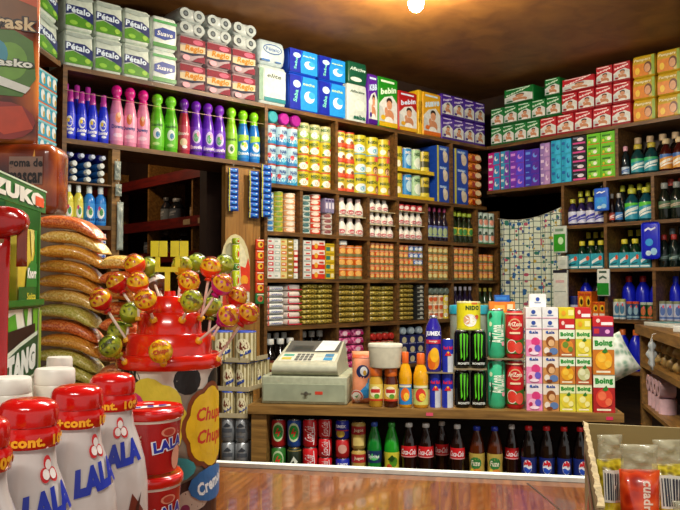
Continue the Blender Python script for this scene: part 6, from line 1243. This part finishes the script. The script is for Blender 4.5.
# head column, head row, forward distance, kind, tier (0 low .. 3 high), tilt towards the viewer
LO = [(135, 265, 1.27, 'o', 3), (138, 283, 1.22, 'o', 2), (146, 300, 1.175, 'o', 2), (101, 300, 1.20, 'r', 1), (117, 283, 1.27, 'r', 2), (111.5, 346, 1.165, 'k', 0), (131, 313, 1.235, 'd', 1), (119, 331, 1.25, 'd', 0), (161.5, 351, 1.13, 'y', 0),
      (182, 266, 1.29, 'g', 3), (189, 282, 1.22, 'o', 3), (192, 301, 1.175, 'g', 2), (210.5, 268, 1.27, 'o', 2), (222, 285, 1.23, 'm', 2), (237, 297, 1.27, 'r', 1), (228.5, 316, 1.17, 'm', 1), (248, 314, 1.22, 'r', 0), (212, 307, 1.29, 'd', 1), (157, 284, 1.30, 'w', 3), (149, 268, 1.30, 'd', 3), (196, 264, 1.335, 'd', 3), (224, 265, 1.33, 'd', 2)]
side = {0: (.0828, z1 - .010), 1: (.0675, z2 - .012), 2: (.0515, z3 - .012), 3: (.0285, z4 - .008)}
cc = Vector((lc.x, lc.y, 0))
for i, (px, py, f, kd, ti) in enumerate(LO):
    p = fp(px, f, fz(py, f)); d = Vector((p.x, p.y, 0)) - cc
    dn = d.normalized() if d.length > 1e-4 else -FH
    rad, zr = side[ti]; base = Vector((cc.x, cc.y, 0)) + dn * rad + Vector((0, 0, ZT0 + zr))
    ax = (p - base); L = ax.length; ax.normalize()
    if kd not in meshes:
        hd, tw = lolly(*KIND[kd][:3]); meshes[kd] = (hd.mesh('candy_head'), tw.mesh('wrapper_twist'))
    o = bpy.data.objects.new('lollipop', None); o.empty_display_size = .02; C.objects.link(o); o.location = p
    o.rotation_euler = ax.to_track_quat('Z', 'Y').to_euler()
    # turn the printed side towards the viewer
    where = ('left' if px < 150 else 'right' if px > 190 else 'middle'); 
    tag(o, '', 'lollipop', 'lollipops on the red crown')
    LOL = globals().setdefault('LOL', []); LOL.append((o, kd, px, py))
    for nm_, me in zip(('candy_head', 'wrapper_twist'), meshes[kd]):
        c = bpy.data.objects.new(nm_, me); C.objects.link(c); c.parent = o
        if nm_ == 'candy_head':
            q = o.rotation_euler.to_quaternion().inverted() @ ((CAM - p).normalized() * .42 + ax * .85).normalized()
            c.rotation_euler = q.to_track_quat('Z', 'Y').to_euler()
    b = MB(); b.tube([(0, 0, -L + .001), (0, 0, -.016)], .0023, M('#e4d4c4', .4), 8); b.build('stick', o)
    b = MB(); b.solid([(.0058, -L), (.0058, -L + .004), (.003, -L + .006)], M('#e8a81c', .3), 12); b.build('socket', o)
LABELS[:] = [l for l in LABELS if l]
for o, kd, px, py in LOL:
    same = sorted([(q[2], q[3]) for q in LOL if q[1] == kd]); k = same.index((px, py)); n = len(same)
    hgt = 'high' if py < 275 else 'low' if py > 308 else 'midway up'
    l = '%s lollipop %s on the crown' % (KIND[kd][3], hgt)
    if n > 1: l += ', %s of %s alike' % (across(k, n).replace(' one', ''), ORD2[n])
    o['label'] = l; LABELS.append(l)
# ---- cardboard box of snack bags at the right
A = fgz(584, 423, 1.21); BX = Plane((A.x, A.y), -41.8 - 16)
CB = M('#8a7748', .7, var=.12, scale=12); CB2 = M('#7a5a30', .7)
o = empty('open_carton', BX.pos(0, 0, ZT0), BX.rz, 'open cardboard carton of snack bags at the lower right, with a printed left side', 'box')
bh = 1.21 - ZT0; bw, bl = .34, .43
def wall(name, P0, P1, c, z0=.004, z1=bh, t=.004, D=None):
    b = MB(); b.box(min(P0[0], P1[0]), max(P0[0], P1[0]), min(P0[1], P1[1]), max(P0[1], P1[1]), z0, z1, c); return b.build(name, o)
wall('bottom', (0, -bl), (bw, 0), CB, 0, .0035)
wall('back_wall', (0, -.004), (bw, 0), CB); wall('right_wall', (bw - .004, -bl), (bw, -.0045), CB); wall('front_wall', (.0, -bl), (bw - .0045, -bl + .004), CB, .004, bh*.55)
b = MB(); b.box(0, .004, -bl + .0045, -.0045, .004, bh, CB); b.decs(lambda S, T, e: (-e, -S, T), .4, bh, [('p',[(.2,.2),(.5,.1),(.62,.5),(.4,.7),(.24,.5)],'#a83418'), ('p',[(.7,.1),(.95,.2),(.9,.6),(.74,.5)],'#b8501c'), ('e',.45,.4,.08,.12,'#d8a03a'), ('r',.1,.8,.98,.86,'#6a2a14')], e0=.0006); b.build('left_wall', o)
b = MB(); n = 10
b.loft([[(x, -bl + .006 + i*.0104, z) for x, z in ((-.0008 - .0015*((i*5) % 3 == 0), bh + .0004), (.0045, bh + .0004), (.0045, bh + .002 + .0022*((i*7) % 4) * .5), (-.0008 - .0015*((i*5) % 3 == 0), bh + .002 + .0022*((i*11) % 5) * .5))] for i in range(41)], M('#a8946a', .8, var=.3, scale=120), smooth=False)
b.build('torn_edge', o)
def chip(c, D, w, h, d=.036, seed=1, clear='#c8c4a8'):
    b = MB(); sf = b.pillow(w, h, d, c, seed=seed, wr=.003, nx=9, nz=12, crimp=.03, p=.35)
    t = MB(); t.pillow(w*.94, h*.20, d*.55, M(clear, .12, alpha=.4), seed=seed + 1, wr=.006, z0=h*.985, crimp=.02, p=.7)
    b.decs(sf, w, h, D, e0=.0012, maxl=.008)
    return make('snack_bag', [('bag', b), ('clear_top', t)])
YC, RCm = mottle('corn_snack', '#7a6a08', '#c0ac1c', '#e0d048', 110), mottle('red_snack', '#a81c06', '#d83a0e', '#f0602a', 60)
bar_ = lambda: [('r',-.40,.69,.30,.93,'#d4d4c8')] + [('r',-.36 + .072*k,.71,-.36 + .072*k + (.05 if k % 3 else .03),.91,'#24283a') for k in range(8)]
put(chip(YC, bar_(), .034, .160, d=.03), BX.pos(.0275, -.105, ZT0 + .0045), FG.rz + .1, 'yellow corn snack bag with barcode label, left in the carton', 'snack bag', 'snack bags in the carton')
put(chip(RCm, [('t','cuadri',.12,.82,.07,'#f2d8c8',{'rot':-92,'w':.8,'b':.03})], .046, .158, d=.034, seed=4), BX.pos(.0577, -.145, ZT0 + .0045), FG.rz - .1, 'bright red snack bag between the two yellow ones in the carton', 'snack bag', 'snack bags in the carton')
put(chip(YC, bar_(), .042, .158, d=.034, seed=7), BX.pos(.0957, -.105, ZT0 + .0045), FG.rz, 'yellow corn snack bag with barcode label, right of the red bag', 'snack bag', 'snack bags in the carton')
put(chip(RCm, [], .044, .11, seed=8), BX.pos(.11, -.165, ZT0 + .0045), FG.rz, 'red snack bag lower in front of the right yellow bag', 'snack bag', 'snack bags in the carton')
EXPO, WORLD = .80, .36
# ================================================================ light and camera
cam = bpy.data.objects.new('camera', bpy.data.cameras.new('camera')); C.objects.link(cam)
cam.location = CAM; cam.rotation_euler = (PI/2 + PITCH, 0, -YAW)
cam.data.sensor_width = 36; cam.data.lens = FL / 680 * 36; cam.data.clip_start = .05
sc = bpy.context.scene; sc.camera = cam
sc.view_settings.view_transform = 'Standard'; sc.view_settings.look = 'None'; sc.view_settings.gamma = 1; sc.view_settings.use_curve_mapping = False
sc.view_settings.exposure = EXPO
w = bpy.data.worlds.new('daylight'); sc.world = w; w.use_nodes = True
w.node_tree.nodes['Background'].inputs['Color'].default_value = (1, .97, .92, 1); w.node_tree.nodes['Background'].inputs['Strength'].default_value = WORLD
def lamp(name, kind, loc, power, col, size=.1, rot=None, sizey=None):
    l = bpy.data.lights.new(name, kind); l.energy = power; l.color = col
    if kind == 'POINT': l.shadow_soft_size = size
    if kind == 'AREA':
        l.size = size
        if sizey: l.shape = 'RECTANGLE'; l.size_y = sizey
    o = bpy.data.objects.new(name, l); C.objects.link(o); o.location = loc
    if rot: o.rotation_euler = rot
    return o
LP = fgpos(416, -2, 3.9)
def bulb(loc, label, name='ceiling_bulb'):
    r = empty(name, loc, 0, label, 'light')
    h = MB(); h.solid([(.018, .04), (.022, .05), (.03, .06), (.03, ZC - loc.z - .001)], '#d8d2c4', 16); h.build('lamp_holder', r)
    e = bpy.data.materials.get('glowing_glass')
    if not e:
        e = bpy.data.materials.new('glowing_glass'); e.use_nodes = True; e.node_tree.nodes['Principled BSDF'].inputs['Emission Color'].default_value = (1, .93, .78, 1)
        e.node_tree.nodes['Principled BSDF'].inputs['Emission Strength'].default_value = 60
    g = MB(); g.solid([(.004, -.055), (.022, -.048), (.036, -.03), (.041, -.008), (.036, .014), (.024, .032), (.018, .042)], e, 20); g.build('glass_bulb', r)
LP.z = ZC - .10
bulb(LP, 'bright bare bulb hanging from the brown ceiling, at the top of the picture')
lamp('bulb_light', 'POINT', LP - Vector((0, 0, .10)), 46, (1, .88, .68), .06)
for i, (r_, f_, p_) in enumerate(((.35, 1.9, 46), (-.2, -.9, 34))):
    p = CAM + RT * r_ + FH * f_; p.z = ZC - .06
    lamp('ceiling_fill_light', 'AREA', p, p_, (1, .95, .86), 1.2, (0, 0, -YAW), .12)  # unseen fill added under the ceiling to light the fronts evenly, no real tubes
p = BACK.pos(-2.6, 1.7, 2.7); lamp('store_fill_light', 'POINT', p, 13, (1, .7, .45), .05)  # fill added so the lampless store room stays visible
